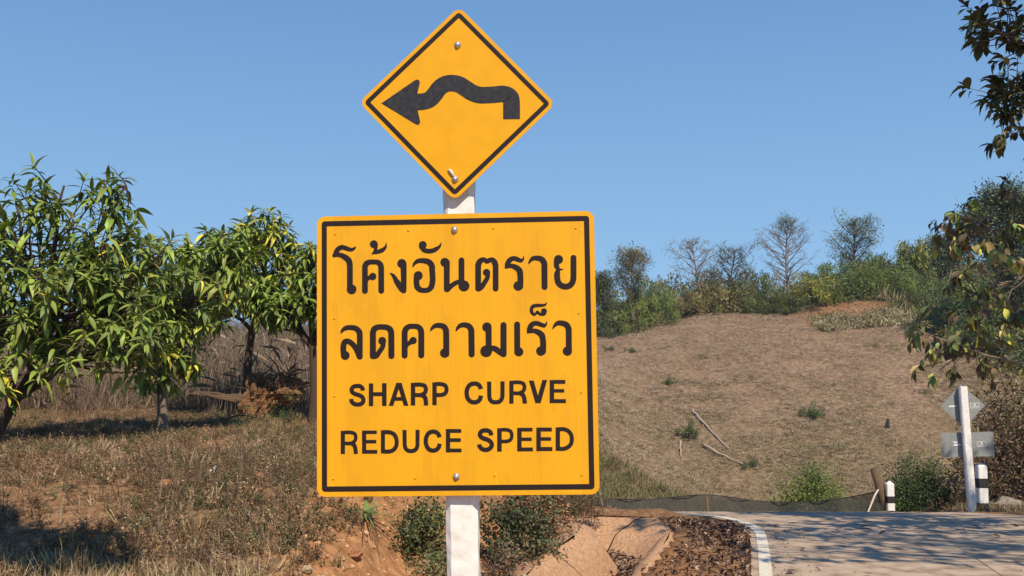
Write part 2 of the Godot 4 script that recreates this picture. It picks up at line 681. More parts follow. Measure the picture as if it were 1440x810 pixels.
func build_ground() -> void:
	var xs := grid_lines(-7.0, 7.6, 0.11, -420, 420, 1.13)
	var ds := grid_lines(4.0, 21.0, 0.11, -220, 620, 1.10)
	var cut := 0
	for i in ds.size():
		if ds[i] < 38.0:
			cut = i
	for part in 2:
		var st := begin()
		st.set_smooth_group(0)
		var lo := 0 if part == 0 else cut
		var hi: int = cut if part == 0 else ds.size() - 1
		var w := xs.size()
		for i in range(lo, hi + 1):
			for j in w:
				var x: float = xs[j]
				var d: float = ds[i]
				var y := ground_y(x, -d)
				var c := soil(x, d, y)
				if d < 21.0 and d > -9.0 and x > -2.5:
					var p := Vector2(x, -d)
					if Geometry2D.is_point_in_polygon(p, road_poly):
						y -= 0.17
					elif x < 3.2 and d > 6.0 and Geometry2D.is_point_in_polygon(p, ditch_poly):
						y -= 0.55
				st.set_color(c)
				st.set_uv(Vector2(x, d))
				st.add_vertex(Vector3(x, y, -d))
		for i in hi - lo:
			for j in w - 1:
				var a := i * w + j
				st.add_index(a)
				st.add_index(a + w)
				st.add_index(a + w + 1)
				st.add_index(a)
				st.add_index(a + w + 1)
				st.add_index(a + 1)
		st.generate_normals()
		if part == 0:
			tag(obj("ground", st.commit(), M.ground), "dry brown earth of the bank and the verge below the trees", "", "", "structure")
		else:
			tag(obj("hillside", st.commit(), M.hill), "mown brown hillside rising behind the road", "", "", "structure")


func road_y(x: float, d: float) -> float:
	return table(H_RIGHT, d) + 0.012 * wob.get_noise_2d(x * 0.5, d * 0.5)


func build_road() -> void:
	var left := road_left_edge()
	var right := road_right_edge()
	var road := Node3D.new()
	road.name = "road"
	add_child(road, true)
	tag(road, "sandy coloured concrete road cast in slabs and bending left", "", "", "structure")
	var n := mini(left.size(), right.size())
	var per := 10
	for lane in 2:
		var i := 0
		while i < n - 1:
			var k := mini(i + per, n - 1)
			var st := begin()
			var gap := 0.0012
			for s in range(i, k):
				for c in 4:
					var v0 := (lane + c / 4.0) / 2.0
					var v1 := (lane + (c + 1) / 4.0) / 2.0
					if lane == 0 and c == 3:
						v1 -= gap
					if lane == 1 and c == 0:
						v0 += gap
					var q := []
					for m in [[s, v0], [s, v1], [s + 1, v1], [s + 1, v0]]:
						var t := float(m[0])
						var a: Vector2 = left[m[0]]
						var b: Vector2 = right[m[0]]
						var p := a.lerp(b, m[1])
						if m[0] == k and m[0] < n - 1:
							var p2: Vector2 = (left[m[0] - 1] as Vector2).lerp(right[m[0] - 1], m[1])
							p += (p2 - p).normalized() * 0.012
						q.append(Vector3(p.x, road_y(p.x, p.y), -p.y))
					quad(st, q[0], q[3], q[2], q[1])
					# edge faces
					if c == 0:
						quad(st, q[0], q[0] - Vector3(0, 0.16, 0), q[3] - Vector3(0, 0.16, 0), q[3])
					if c == 3:
						quad(st, q[1], q[2], q[2] - Vector3(0, 0.16, 0), q[1] - Vector3(0, 0.16, 0))
			obj("slab", done(st), M.road, road)
			i = k
	# painted line a hand's width in from the left edge
	var st2 := begin()
	for s in range(0, left.size() - 1):
		var d0: Vector2 = (left[s + 1] - left[maxi(s - 1, 0)]).normalized()
		var d1: Vector2 = (left[mini(s + 2, left.size() - 1)] - left[s]).normalized()
		var n0 := Vector2(d0.y, -d0.x)
		var n1 := Vector2(d1.y, -d1.x)
		var q := []
		for m in [[left[s], n0, 0.07], [left[s], n0, 0.185], [left[s + 1], n1, 0.185], [left[s + 1], n1, 0.07]]:
			var p: Vector2 = m[0] + m[1] * m[2]
			q.append(Vector3(p.x, road_y(p.x, p.y) + 0.006, -p.y))
		quad(st2, q[0], q[3], q[2], q[1])
	tag(obj("edge_line", done(st2, true), M.line), "worn white line painted along the left road edge", "", "", "structure")


# each station: left lip, floor left, floor right, right lip
func ditch_stations() -> Array:
	var ll := smooth3([Vector3(-0.10, 0.06, -6.4), Vector3(0.02, 0.10, -8.4), Vector3(0.36, 0.16, -9.9), Vector3(0.70, 0.22, -11.2), Vector3(0.52, 0.24, -11.9), Vector3(-0.10, 0.22, -12.3), Vector3(-0.9, 0.22, -12.5)], 3)
	var fl := smooth3([Vector3(0.30, -0.36, -6.4), Vector3(0.44, -0.36, -8.6), Vector3(0.82, -0.34, -10.2), Vector3(1.16, -0.32, -11.6), Vector3(0.92, -0.32, -12.4), Vector3(0.15, -0.32, -12.9), Vector3(-0.8, -0.32, -13.1)], 3)
	var fr := smooth3([Vector3(0.42, -0.36, -6.4), Vector3(0.56, -0.36, -8.6), Vector3(0.96, -0.34, -10.3), Vector3(1.36, -0.32, -11.9), Vector3(1.05, -0.32, -12.8), Vector3(0.2, -0.32, -13.3), Vector3(-0.8, -0.32, -13.4)], 3)
	var rl := smooth3([Vector3(0.72, 0.0, -6.4), Vector3(0.92, 0.0, -8.6), Vector3(1.30, 0.01, -10.3), Vector3(1.84, 0.03, -12.6), Vector3(1.62, 0.06, -13.7), Vector3(0.55, 0.05, -14.0), Vector3(-0.8, 0.05, -14.1)], 3)
	var out := []
	for i in ll.size():
		out.append([ll[i], fl[i], fr[i], rl[i]])
	return out


func build_ditch() -> void:
	var s := ditch_stations()
	var ditch := Node3D.new()
	ditch.name = "drainage_channel"
	add_child(ditch, true)
	tag(ditch, "clay stained concrete drainage channel bending left beside the road", "", "", "structure")
	for side in 3:
		var i := 0
		while i < s.size() - 1:
			var k := mini(i + 3, s.size() - 1)
			var st := begin()
			for j in range(i, k):
				for c in 6:
					var q := []
					for m in [[j, c], [j, c + 1], [j + 1, c + 1], [j + 1, c]]:
						var a: Vector3 = s[m[0]][side]
						var b: Vector3 = s[m[0]][side + 1]
						var f: float = m[1] / 6.0
						var p := a.lerp(b, f)
						# rounded shoulders at the lips
						p.y = lerpf(a.y, b.y, pow(f, 1.6) if side == 0 else 1.0 - pow(1.0 - f, 1.6) if side == 2 else f)
						if m[0] == k and k < s.size() - 1:
							var b2: Vector3 = (s[m[0] - 1][side] as Vector3).lerp(s[m[0] - 1][side + 1], f)
							p += (b2 - p).normalized() * 0.014
						p.y += 0.06 * wob_fine.get_noise_2d(p.x * 1.5, p.z * 1.5) + 0.035 * wob_fine.get_noise_2d(p.x * 5.0, p.z * 5.0) - (0.02 if side == 1 else 0.0)
						q.append(p)
					quad(st, q[0], q[3], q[2], q[1])
			# lip: flat top on the outer side and its outer face
			if side != 1:
				for j in range(i, k):
					var e := 0 if side == 0 else 3
					var inner := 1 if side == 0 else 2
					var a: Vector3 = s[j][e]
					var b: Vector3 = s[j + 1][e]
					var oa: Vector3 = (s[j][e] - s[j][inner]) * Vector3(1, 0, 1)
					var ob: Vector3 = (s[j + 1][e] - s[j + 1][inner]) * Vector3(1, 0, 1)
					var wide := 0.30 if side == 0 else 0.12
					oa = oa.normalized() * wide
					ob = ob.normalized() * wide
					var dn := Vector3(0, -0.02 if side == 1 else -0.05, 0)
					if side == 0:
						quad(st, a, b, b + ob + dn, a + oa + dn)
						quad(st, a + oa + dn, b + ob + dn, b + ob + dn * 8.0, a + oa + dn * 8.0)
					else:
						quad(st, b, a, a + oa + dn, b + ob + dn)
						quad(st, b + ob + dn, a + oa + dn, a + oa + dn * 8.0, b + ob + dn * 8.0)
			obj("lining_slab", done(st, true), M.ditch, ditch)
			i = k


# ------------------------------------------------------------------ the sign

# lettering in millimetres from the middle of the plate: "s" a brush stroke with round ends, "f" one with flat ends (x, y, half width), "d" a dot, "p" a polygon
func letters() -> Array:
	return [
	[["f",-515.1,423.0,14.8,-515.8,438.2,13.1,-510.9,453.5,11.0,-491.9,465.2,10.7,-467.8,458.5,9.7,-448.9,454.0,8.3,-436.8,459.3,5.9,-429.5,466.7,1.0],["s",-526.5,430.8,6.9,-504.1,432.8,9.7,-478.9,422.7,12.4,-460.0,404.4,13.4,-456.0,382.1,12.7,-456.2,282.7,12.7],["d",-449.0,281.9,21.3]],
	[["d",-351.7,476.2,17.2],["s",-341.4,472.6,7.6,-344.2,453.7,7.6,-353.2,437.7,5.5,-361.5,433.4,1.0],["s",-357.7,435.1,1.7,-337.1,441.6,8.9,-314.7,449.7,9.6,-299.8,464.9,5.2,-297.7,481.0,0.7]],
	[["s",-391.0,274.1,12.7,-390.6,380.8,12.7,-383.7,392.7,12.4,-368.2,398.6,11.0,-352.7,398.6,10.7,-335.6,396.9,11.3,-325.3,389.2,12.4,-320.2,375.4,12.7,-320.4,273.5,12.7],["d",-357.1,335.7,16.1],["s",-382.3,315.6,4.8,-377.8,327.2,8.2,-368.5,332.5,9.6,-357.1,335.7,10.3]],
	[["d",-230.6,389.8,19.9],["s",-223.1,384.5,13.7,-222.5,322.9,12.3,-223.8,273.5,12.7],["f",-282.6,350.0,0.7,-269.0,339.2,7.5,-253.7,313.3,11.6,-239.4,292.5,13.7,-226.6,275.2,13.7]],
	[["d",-138.9,468.5,17.1],["s",-146.5,461.8,9.6,-134.6,447.2,10.3,-105.6,441.2,10.3,-81.5,449.6,9.6,-65.0,463.0,5.1,-58.7,477.9,0.7]],
	[["s",-183.5,372.1,0.7,-177.2,386.4,6.2,-161.3,398.7,9.9,-136.7,400.0,11.3,-113.5,393.7,13.0,-101.0,378.1,13.3,-99.4,358.2,12.6,-99.9,300.2,12.6,-105.2,284.0,12.3,-118.9,273.3,10.9,-134.3,271.5,10.6,-151.4,274.9,11.6,-163.2,285.4,13.0,-167.2,301.5,12.6,-167.0,328.8,12.6],["d",-159.8,335.8,19.8]],
	[["d",-44.5,391.4,19.5],["s",-35.9,391.2,13.0,-37.1,275.3,12.6],["s",-33.7,274.5,11.6,-11.3,293.9,10.2,7.5,303.7,9.9,28.0,307.5,10.2],["s",27.6,398.6,12.6,26.5,291.1,12.6],["d",37.0,288.2,23.8]],
	[["s",98.1,275.6,12.6,99.2,375.0,12.9,104.2,388.6,12.9,115.9,398.6,11.2,126.1,399.1,10.2,137.9,391.3,9.9,149.9,397.9,10.2,160.1,397.7,11.2,169.5,388.0,12.9,174.4,372.9,12.6,173.1,274.2,12.6],["d",134.9,344.3,15.6],["s",142.4,341.8,8.5,138.7,323.1,9.9,125.5,300.2,10.2,111.7,282.1,11.6,100.1,274.9,12.2]],
	[["f",226.2,360.3,12.9,226.5,378.7,12.2,236.6,396.3,10.9,253.6,402.8,10.2,272.2,396.3,10.2,285.1,392.6,8.1,293.3,400.6,4.1,294.9,412.2,0.7],["s",220.8,365.2,6.1,237.9,370.3,9.2,261.5,363.4,12.2,276.3,349.5,13.6,279.4,332.5,12.9,279.0,280.5,12.5],["d",270.5,284.0,21.0]],
	[["s",315.3,376.4,0.7,321.3,387.8,5.4,335.0,400.5,9.5,353.7,401.9,11.2,373.9,394.7,12.9,382.8,379.8,13.2,383.5,359.4,12.9,382.8,277.3,12.8]],
	[["d",444.6,394.3,19.6],["s",436.4,389.0,11.8,436.0,365.2,11.2,441.5,352.2,8.1,437.8,333.9,12.8,437.8,310.9,12.8,443.2,293.1,12.8,457.2,280.7,12.8,472.6,277.0,12.5,487.8,280.1,12.8,501.6,294.1,12.8,507.0,313.0,12.8,508.6,400.2,12.8],["f",440.8,351.6,7.4,451.0,351.4,4.1,464.5,351.1,0.7]],
	[["s",-496.1,92.0,0.6,-491.0,102.9,6.7,-475.1,115.1,10.3,-452.8,117.2,11.1,-429.2,111.6,12.2,-415.9,96.2,13.1,-414.0,77.4,12.8,-414.3,-8.5,12.8],["s",-482.9,-1.4,13.3,-482.8,48.2,12.8,-477.5,57.5,11.7,-465.5,58.4,11.7,-446.1,46.2,11.7,-429.5,23.9,11.7,-416.5,-5.7,12.8],["d",-477.3,-2.3,19.2]],
	[["s",-357.7,-6.6,13.3,-357.5,93.1,13.3,-351.3,109.0,13.3,-336.0,117.0,11.9,-316.6,117.5,11.7,-297.2,115.0,12.2,-283.3,106.5,13.3,-277.9,91.3,13.3,-277.9,-7.2,13.3],["d",-317.4,58.0,17.2],["s",-311.9,54.3,10.5,-314.8,34.6,10.5,-330.4,10.6,10.5,-343.5,-5.7,11.6,-355.5,-7.7,12.2]],
	[["s",-220.9,-6.4,13.0,-220.2,93.6,13.0,-214.0,108.1,12.7,-200.1,117.6,11.6,-182.1,118.1,11.1,-164.1,115.9,11.6,-152.3,105.8,12.7,-148.5,89.7,13.0,-149.3,-6.4,13.0],["d",-183.9,57.3,15.8],["s",-212.3,27.5,5.0,-207.3,41.7,8.3,-196.4,49.2,10.0,-183.9,56.7,12.2]],
	[["s",-109.7,95.2,0.6,-103.5,106.4,6.1,-89.6,118.2,9.7,-70.2,120.1,11.3,-51.5,114.3,12.7,-42.5,99.9,13.0,-41.6,82.5,13.0,-41.6,-3.1,13.0],["d",-48.7,1.7,20.4]],
	[["s",-0.1,92.9,0.6,6.9,106.5,6.6,20.9,118.4,9.9,40.2,120.3,11.3,56.7,113.9,12.7,65.9,99.5,13.2,66.8,80.8,13.2,66.9,-5.5,13.2]],
	[["d",133.5,109.9,20.4],["s",140.6,108.5,13.2,140.1,5.7,12.6],["d",129.1,6.7,25.3],["s",144.9,19.3,10.4,165.5,17.6,12.1,183.2,5.6,12.6,202.5,-6.2,13.2],["s",204.8,117.0,13.2,203.1,-6.2,13.4]],
	[["s",263.0,118.9,12.8,261.9,-1.1,12.8],["d",268.7,2.2,19.5]],
	[["f",316.8,80.2,12.8,317.1,100.5,12.1,327.2,118.2,10.8,344.1,123.0,10.1,365.9,115.9,9.8,379.4,112.3,8.1,387.6,120.2,4.0,389.8,130.7,0.7],["s",312.2,85.7,6.1,328.4,90.9,9.1,352.6,84.1,12.1,367.9,70.3,13.5,371.7,54.5,12.8,371.5,1.3,12.8],["d",362.4,4.1,20.2]],
	[["f",391.1,211.4,0.7,384.2,201.4,4.7,367.3,198.6,6.8,343.7,198.3,7.8,330.1,193.5,8.1,324.8,180.7,7.4,327.6,167.8,7.4,338.3,157.5,5.4],["f",338.6,154.8,2.0,343.8,164.2,5.4,350.6,170.8,6.1,357.3,164.0,6.1,366.7,160.4,6.7,378.5,163.6,8.8,383.7,173.0,6.7],["d",378.7,173.7,12.8]],
	[["s",414.5,96.5,0.7,421.4,109.2,6.1,436.8,121.5,10.1,455.3,120.8,11.8,473.0,113.5,12.8,481.5,98.8,13.1,482.5,80.3,12.8,481.7,0.7,12.8],["d",475.3,2.1,20.1]],
	[["f",-401.4,-153.6,9.1,-404.9,-141.0,9.1,-415.7,-133.9,9.1,-428.0,-133.4,9.1,-442.1,-136.3,9.1,-449.9,-146.7,9.1,-448.2,-157.8,9.1,-436.9,-166.6,9.1,-419.4,-172.1,9.1,-405.0,-180.2,9.1,-399.4,-194.2,9.1,-404.7,-206.3,9.1,-419.5,-212.3,9.1,-431.8,-211.5,9.1,-444.1,-206.4,9.1,-450.4,-197.7,9.1,-452.1,-188.3,9.1]],
	[["p",-376.0,-123.0,-356.6,-123.3,-357.1,-220.0,-376.4,-219.8],["p",-319.1,-122.7,-299.4,-123.0,-299.9,-220.1,-319.6,-219.8],["p",-361.4,-160.7,-315.8,-161.3,-315.8,-178.0,-361.4,-177.3]],
	[["p",-290.8,-219.9,-271.2,-220.1,-238.4,-122.4,-257.7,-122.2],["p",-205.8,-220.6,-225.7,-220.3,-255.6,-122.2,-234.9,-122.5],["p",-266.9,-198.3,-226.6,-198.9,-233.5,-182.9,-262.6,-182.5]],
	[["p",-195.3,-123.0,-176.0,-123.3,-176.8,-219.9,-196.0,-219.7],["f",-182.4,-131.5,8.7,-149.2,-132.0,8.7,-136.3,-136.3,8.7,-130.4,-151.0,8.7,-135.8,-166.5,8.7,-149.5,-174.3,8.7,-182.7,-173.8,8.7],["f",-149.5,-176.7,9.4,-136.6,-183.1,9.4,-131.9,-197.7,9.4,-130.7,-220.2,9.4]],
	[["p",-102.9,-122.2,-84.1,-122.5,-84.9,-219.4,-103.8,-219.1],["f",-91.5,-130.4,8.7,-61.8,-130.8,8.7,-47.9,-136.5,8.7,-42.1,-152.9,8.7,-47.8,-169.4,8.7,-62.2,-175.8,8.7,-91.9,-175.4,8.7]],
	[["f",105.1,-153.6,9.4,99.0,-139.7,9.4,87.2,-131.2,9.4,75.4,-130.0,9.4,59.7,-134.3,9.4,47.7,-148.7,9.4,43.6,-169.4,9.4,47.2,-190.1,9.4,58.9,-204.8,9.4,74.5,-209.5,9.4,87.7,-207.6,9.4,98.9,-198.4,9.4,104.7,-181.2,9.4]],
	[["f",140.2,-122.3,9.0,140.1,-184.5,9.0,144.1,-200.4,9.0,153.7,-208.8,9.0,167.6,-210.3,9.0,181.5,-208.1,9.0,191.3,-199.6,9.0,196.0,-185.2,9.0,197.3,-122.0,9.0]],
	[["p",226.1,-120.0,244.2,-120.2,242.8,-217.5,224.7,-217.3],["f",238.2,-127.8,8.0,271.1,-127.9,8.0,284.9,-132.6,8.0,290.6,-146.8,8.0,284.8,-164.3,8.0,270.5,-172.4,8.0,237.5,-171.9,8.0],["f",270.4,-174.5,9.4,283.2,-180.8,9.4,288.2,-193.3,9.4,290.6,-217.4,9.3]],
	[["p",309.4,-120.5,330.2,-120.8,355.6,-216.6,335.6,-216.3],["p",366.6,-119.2,387.4,-118.8,358.1,-216.2,337.3,-216.0]],
	[["p",397.7,-119.6,416.8,-119.9,415.1,-217.3,396.1,-217.1],["p",411.6,-119.1,464.1,-119.9,463.8,-136.4,411.3,-135.7],["p",410.9,-158.1,459.3,-158.7,459.0,-173.2,410.7,-172.5],["p",410.2,-200.4,465.4,-201.1,465.1,-217.6,409.9,-216.9]],
	[["p",-497.7,-323.4,-479.1,-323.6,-479.3,-421.3,-497.9,-421.1],["f",-485.5,-330.7,7.7,-451.2,-331.1,7.7,-437.9,-336.0,7.7,-432.7,-350.4,7.7,-437.6,-367.0,7.7,-451.3,-375.6,7.7,-485.6,-375.2,7.7],["f",-451.3,-377.2,8.9,-439.7,-384.9,8.9,-434.9,-399.6,8.9,-432.5,-421.4,8.9]],
	[["p",-406.0,-322.9,-387.8,-323.1,-388.2,-421.1,-406.3,-420.9],["p",-392.7,-323.0,-342.2,-323.6,-342.3,-338.3,-392.7,-337.7],["p",-392.8,-362.8,-344.4,-363.3,-344.5,-378.0,-392.9,-377.5],["p",-393.0,-405.2,-340.6,-405.8,-340.7,-421.6,-393.0,-421.1]],
	[["p",-324.9,-322.6,-307.2,-322.8,-307.7,-420.8,-325.4,-420.6],["f",-314.1,-331.1,8.9,-287.9,-331.8,8.9,-269.8,-339.6,8.9,-259.5,-357.1,8.8,-257.2,-373.0,8.8,-260.1,-390.8,8.8,-271.4,-406.2,8.8,-288.4,-412.7,8.8,-314.5,-412.4,8.8]],
	[["f",-223.5,-322.6,8.8,-223.1,-387.3,8.8,-217.6,-403.2,8.8,-208.0,-410.4,8.8,-196.0,-412.1,8.8,-181.9,-409.5,8.8,-172.2,-399.7,8.8,-168.5,-387.9,8.8,-167.6,-322.5,8.8]],
	[["f",-73.2,-355.3,9.2,-79.9,-341.0,9.2,-91.1,-332.9,9.2,-103.9,-331.2,9.2,-119.2,-336.6,9.2,-129.3,-351.5,9.2,-133.1,-370.5,9.2,-129.6,-390.3,9.2,-119.7,-405.4,9.2,-103.8,-411.1,9.2,-89.7,-408.5,9.2,-78.8,-398.8,9.2,-73.5,-382.2,9.2]],
	[["p",-46.9,-320.8,-28.4,-321.0,-29.4,-419.9,-47.8,-419.7],["p",-32.8,-320.9,19.2,-321.5,19.0,-337.8,-33.0,-337.2],["p",-33.2,-359.7,16.8,-360.3,16.6,-376.1,-33.4,-375.5],["p",-33.6,-403.2,19.5,-403.8,19.4,-419.6,-33.8,-419.0]],
	[["f",146.4,-350.1,9.4,143.2,-337.4,9.4,132.2,-329.7,9.4,120.4,-328.5,9.4,105.3,-332.3,9.4,98.4,-342.9,9.4,100.6,-353.6,9.4,111.6,-361.7,9.4,128.4,-367.2,9.4,142.4,-376.0,9.4,148.2,-390.1,9.4,142.0,-402.6,9.4,127.8,-410.1,9.4,114.4,-409.6,9.4,102.7,-403.5,9.4,96.4,-395.1,9.4,94.8,-386.8,9.4]],
	[["p",171.6,-319.8,191.1,-320.0,189.8,-418.7,170.3,-418.5],["f",186.0,-327.3,7.7,214.5,-327.6,7.7,227.9,-333.4,7.7,233.6,-351.1,7.7,227.7,-369.0,7.7,213.9,-375.2,7.7,185.3,-374.9,7.7]],
	[["p",256.6,-319.1,275.7,-319.4,274.2,-419.0,255.1,-418.8],["p",271.7,-319.3,321.9,-319.9,321.7,-335.5,271.4,-335.0],["p",271.1,-360.2,317.9,-360.7,317.7,-375.4,270.8,-374.8],["p",270.4,-402.0,322.3,-402.6,322.0,-418.8,270.2,-418.3]],
	[["p",338.0,-319.1,357.1,-319.3,355.5,-418.9,336.4,-418.7],["p",352.1,-319.3,403.9,-319.9,403.6,-336.5,351.8,-335.9],["p",351.4,-359.8,399.9,-360.4,399.6,-375.3,351.2,-374.7],["p",350.7,-400.9,404.9,-401.5,404.6,-418.4,350.5,-417.8]],
	[["p",419.7,-319.1,438.4,-319.3,436.6,-418.1,417.9,-417.9],["f",432.2,-327.5,8.7,455.6,-327.8,8.7,473.8,-336.0,8.7,485.5,-354.0,8.7,487.2,-369.0,8.7,484.2,-387.2,8.7,471.6,-401.9,8.7,452.4,-409.7,8.7,430.8,-409.4,8.7]],
	]


func arrow_shapes() -> Array:
	return [["p",-316.1,1093.7,-169.7,1191.4,-160.4,1195.9,-151.1,1193.3,-146.1,1184.7,-147.6,1174.4,-157.1,1134.9,-163.4,1096.3,-156.8,1060.2,-146.1,1008.6,-149.0,998.0,-156.4,994.5,-166.5,997.5],["f",-170.4,1096.5,36.9,-133.4,1096.9,36.9,-105.7,1104.6,36.9,-81.5,1128.2,36.9,-61.4,1154.3,36.9,-35.9,1171.4,36.9,-5.9,1175.3,36.9,24.0,1168.9,36.8,51.5,1151.8,36.8,78.9,1132.8,36.8,111.8,1119.8,36.7,147.6,1118.4,36.7,184.4,1119.8,36.7,211.9,1121.8,36.7,232.5,1117.6,36.6,248.4,1105.5,36.6,253.1,1083.5,36.6,252.0,1009.2,36.6]]


func ribbon(st: SurfaceTool, p: Array, round_ends: bool, z: float) -> void:
	var pts := []
	var rad := []
	var n := p.size() / 3
	for i in n:
		var a := Vector2(p[i * 3], p[i * 3 + 1])
		if i == n - 1:
			pts.append(a)
			rad.append(p[i * 3 + 2])
			break
		var b := Vector2(p[i * 3 + 3], p[i * 3 + 4])
		var i0 := maxi(i - 1, 0) * 3
		var i3 := mini(i + 2, n - 1) * 3
		var long := a.distance_to(b) > 60.0
		for k in (1 if long else 5):
			var t := k / 5.0
			# tangents shortened so that a straight run stays straight beside a bend
			var c: Vector2 = a.cubic_interpolate_in_time(b, Vector2(p[i0], p[i0 + 1]), Vector2(p[i3], p[i3 + 1]), t, a.distance_to(b) + 0.01, -a.distance_to(Vector2(p[i0], p[i0 + 1])) - 0.01, a.distance_to(b) + b.distance_to(Vector2(p[i3], p[i3 + 1])) + 0.01)
			pts.append(c)
			rad.append(lerpf(p[i * 3 + 2], p[i * 3 + 5], t))
	var m := pts.size()
	var l := []
	var r := []
	for i in m:
		var d: Vector2 = (pts[mini(i + 1, m - 1)] - pts[i]).normalized() + (pts[i] - pts[maxi(i - 1, 0)]).normalized()
		d = d.normalized()
		var nn: Vector2 = Vector2(-d.y, d.x) * rad[i]
		l.append(pts[i] + nn)
		r.append(pts[i] - nn)
	for i in m - 1:
		quad(st, v3(l[i], z), v3(l[i + 1], z), v3(r[i + 1], z), v3(r[i], z))
	if round_ends:
		for e in 2:
			disc(st, pts[0] if e == 0 else pts[m - 1], rad[0] if e == 0 else rad[m - 1], z + 0.00003)


func v3(p: Vector2, z: float) -> Vector3:
	return Vector3(p.x * 0.001, p.y * 0.001, z)


func disc(st: SurfaceTool, c: Vector2, r: float, z: float) -> void:
	for k in 20:
		tri3(st, v3(c, z), v3(c + Vector2.from_angle(-TAU * k / 20.0) * r, z), v3(c + Vector2.from_angle(-TAU * (k + 1) / 20.0) * r, z))


func ink(shapes: Array, z: float) -> ArrayMesh:
	var st := begin()
	var k := 0
	for s in shapes:
		var h := z + k * 0.00007
		var p: Array = s.slice(1)
		if s[0] == "d":
			disc(st, Vector2(p[0], p[1]), p[2], h)
		elif s[0] == "p":
			var poly := PackedVector2Array()
			for i in p.size() / 2:
				poly.append(Vector2(p[i * 2], p[i * 2 + 1]))
			var ix := Geometry2D.triangulate_polygon(poly)
			for i in ix:
				st.add_vertex(v3(poly[i], h))
		else:
			ribbon(st, p, s[0] == "s", h)
		k += 1
	st.generate_normals()
	return st.commit()


func round_rect(w: float, h: float, r: float, per := 6) -> PackedVector2Array:
	var out := PackedVector2Array()
	for q in [[1, 1, 0.0], [-1, 1, 0.25], [-1, -1, 0.5], [1, -1, 0.75]]:
		for k in per + 1:
			out.append(Vector2(q[0] * (w * 0.5 - r), q[1] * (h * 0.5 - r)) + Vector2.from_angle((q[2] + 0.25 * k / per) * TAU) * r)
	return out


# sheet metal plate with its face at z = 0, texture laid once over w by h
func plate(w: float, h: float, r: float, thick: float, turn := 0.0) -> ArrayMesh:
	var st := begin()
	var p := round_rect(w, h, r)
	var n := p.size()
	for k in n:
		var a := p[k].rotated(turn)
		var b := p[(k + 1) % n].rotated(turn)
		var uv := [Vector2(0.5, 0.5), Vector2(p[k].x / w + 0.5, 0.5 - p[k].y / h), Vector2(p[(k + 1) % n].x / w + 0.5, 0.5 - p[(k + 1) % n].y / h)]
		for z in [0.0, -thick]:
			var v := [Vector3(0, 0, z), Vector3(a.x, a.y, z), Vector3(b.x, b.y, z)]
			for i in ([0, 2, 1] if z == 0.0 else [0, 1, 2]):
				st.set_uv(uv[i])
				st.add_vertex(v[i])
		var e := [Vector3(a.x, a.y, 0), Vector3(b.x, b.y, 0), Vector3(b.x, b.y, -thick), Vector3(a.x, a.y, -thick)]
		for i in [0, 1, 2, 0, 2, 3]:
			st.set_uv(uv[1])
			st.add_vertex(e[i])
	st.generate_normals()
	return st.commit()


func frame_ring(w: float, h: float, r_out: float, band: float, r_in: float, z: float, turn := 0.0) -> ArrayMesh:
	var st := begin()
	var a := round_rect(w, h, r_out)
	var b := round_rect(w - 2 * band, h - 2 * band, r_in)
	for k in a.size():
		var j := (k + 1) % a.size()
		quad(st, v3(a[k].rotated(turn) * 1000, z), v3(b[k].rotated(turn) * 1000, z), v3(b[j].rotated(turn) * 1000, z), v3(a[j].rotated(turn) * 1000, z))
	st.generate_normals()
	return st.commit()


# domed head on a washer, axis z
func bolt_mesh(r: float, washer: float) -> ArrayMesh:
	var st := begin()
	var prof := [[washer, 0.0], [washer, 0.0025], [r * 1.05, 0.003], [r, 0.007], [r * 0.8, 0.0105], [r * 0.45, 0.0125], [0.0003, 0.013]]
	if washer <= r:
		prof = [[r, 0.0], [r * 0.92, r * 0.35], [r * 0.6, r * 0.62], [0.0003, r * 0.72]]
	for i in prof.size() - 1:
		for k in 12:
			var a := TAU * k / 12.0
			var b := TAU * (k + 1) / 12.0
			quad(st, Vector3(cos(a) * prof[i][0], sin(a) * prof[i][0], prof[i][1]), Vector3(cos(a) * prof[i + 1][0], sin(a) * prof[i + 1][0], prof[i + 1][1]), Vector3(cos(b) * prof[i + 1][0], sin(b) * prof[i + 1][0], prof[i + 1][1]), Vector3(cos(b) * prof[i][0], sin(b) * prof[i][0], prof[i][1]))
	return done(st, true)


# cast concrete post with chamfered arrises, slightly uneven; axis y from y0 to y1, front face towards +z
func post_mesh(y0: float, y1: float, w: float, ch: float, seed_: int, uneven := 0.0025, step := 0.05, peak := 0.0) -> ArrayMesh:
	var r := FastNoiseLite.new()
	r.seed = seed_
	r.frequency = 9.0
	var prof := []
	for q in [[1, 1], [-1, 1], [-1, -1], [1, -1]]:
		var c := Vector2(q[0], q[1]) * w * 0.5
		var e := [c - Vector2(q[0] * ch, 0), c - Vector2(0, q[1] * ch)]
		if q[0] * q[1] > 0:
			e.reverse()
		prof.append_array(e)
	var st := begin()
	var rows := []
	var n := int(ceil((y1 - y0) / step))
	for i in n + 1:
		var y := lerpf(y0, y1, float(i) / n)
		var row := []
		for k in prof.size():
			var p: Vector2 = prof[k]
			var o := 1.0 + r.get_noise_2d(k * 7.3, y) * uneven / (w * 0.5) * 2.0
			row.append(Vector3(p.x * o, y, p.y * o))
		rows.append(row)
	if peak > 0.0:
		var row := []
		for k in prof.size():
			row.append(Vector3(prof[k].x * 0.12, y1 + peak, prof[k].y * 0.12))
		rows.append(row)
	for i in rows.size() - 1:
		for k in 8:
			var j := (k + 1) % 8
			quad(st, rows[i][k], rows[i + 1][k], rows[i + 1][j], rows[i][j])
	for k in range(1, 7):
		var t: Array = rows[rows.size() - 1]
		tri3(st, t[0], t[k + 1], t[k])
	return done(st)


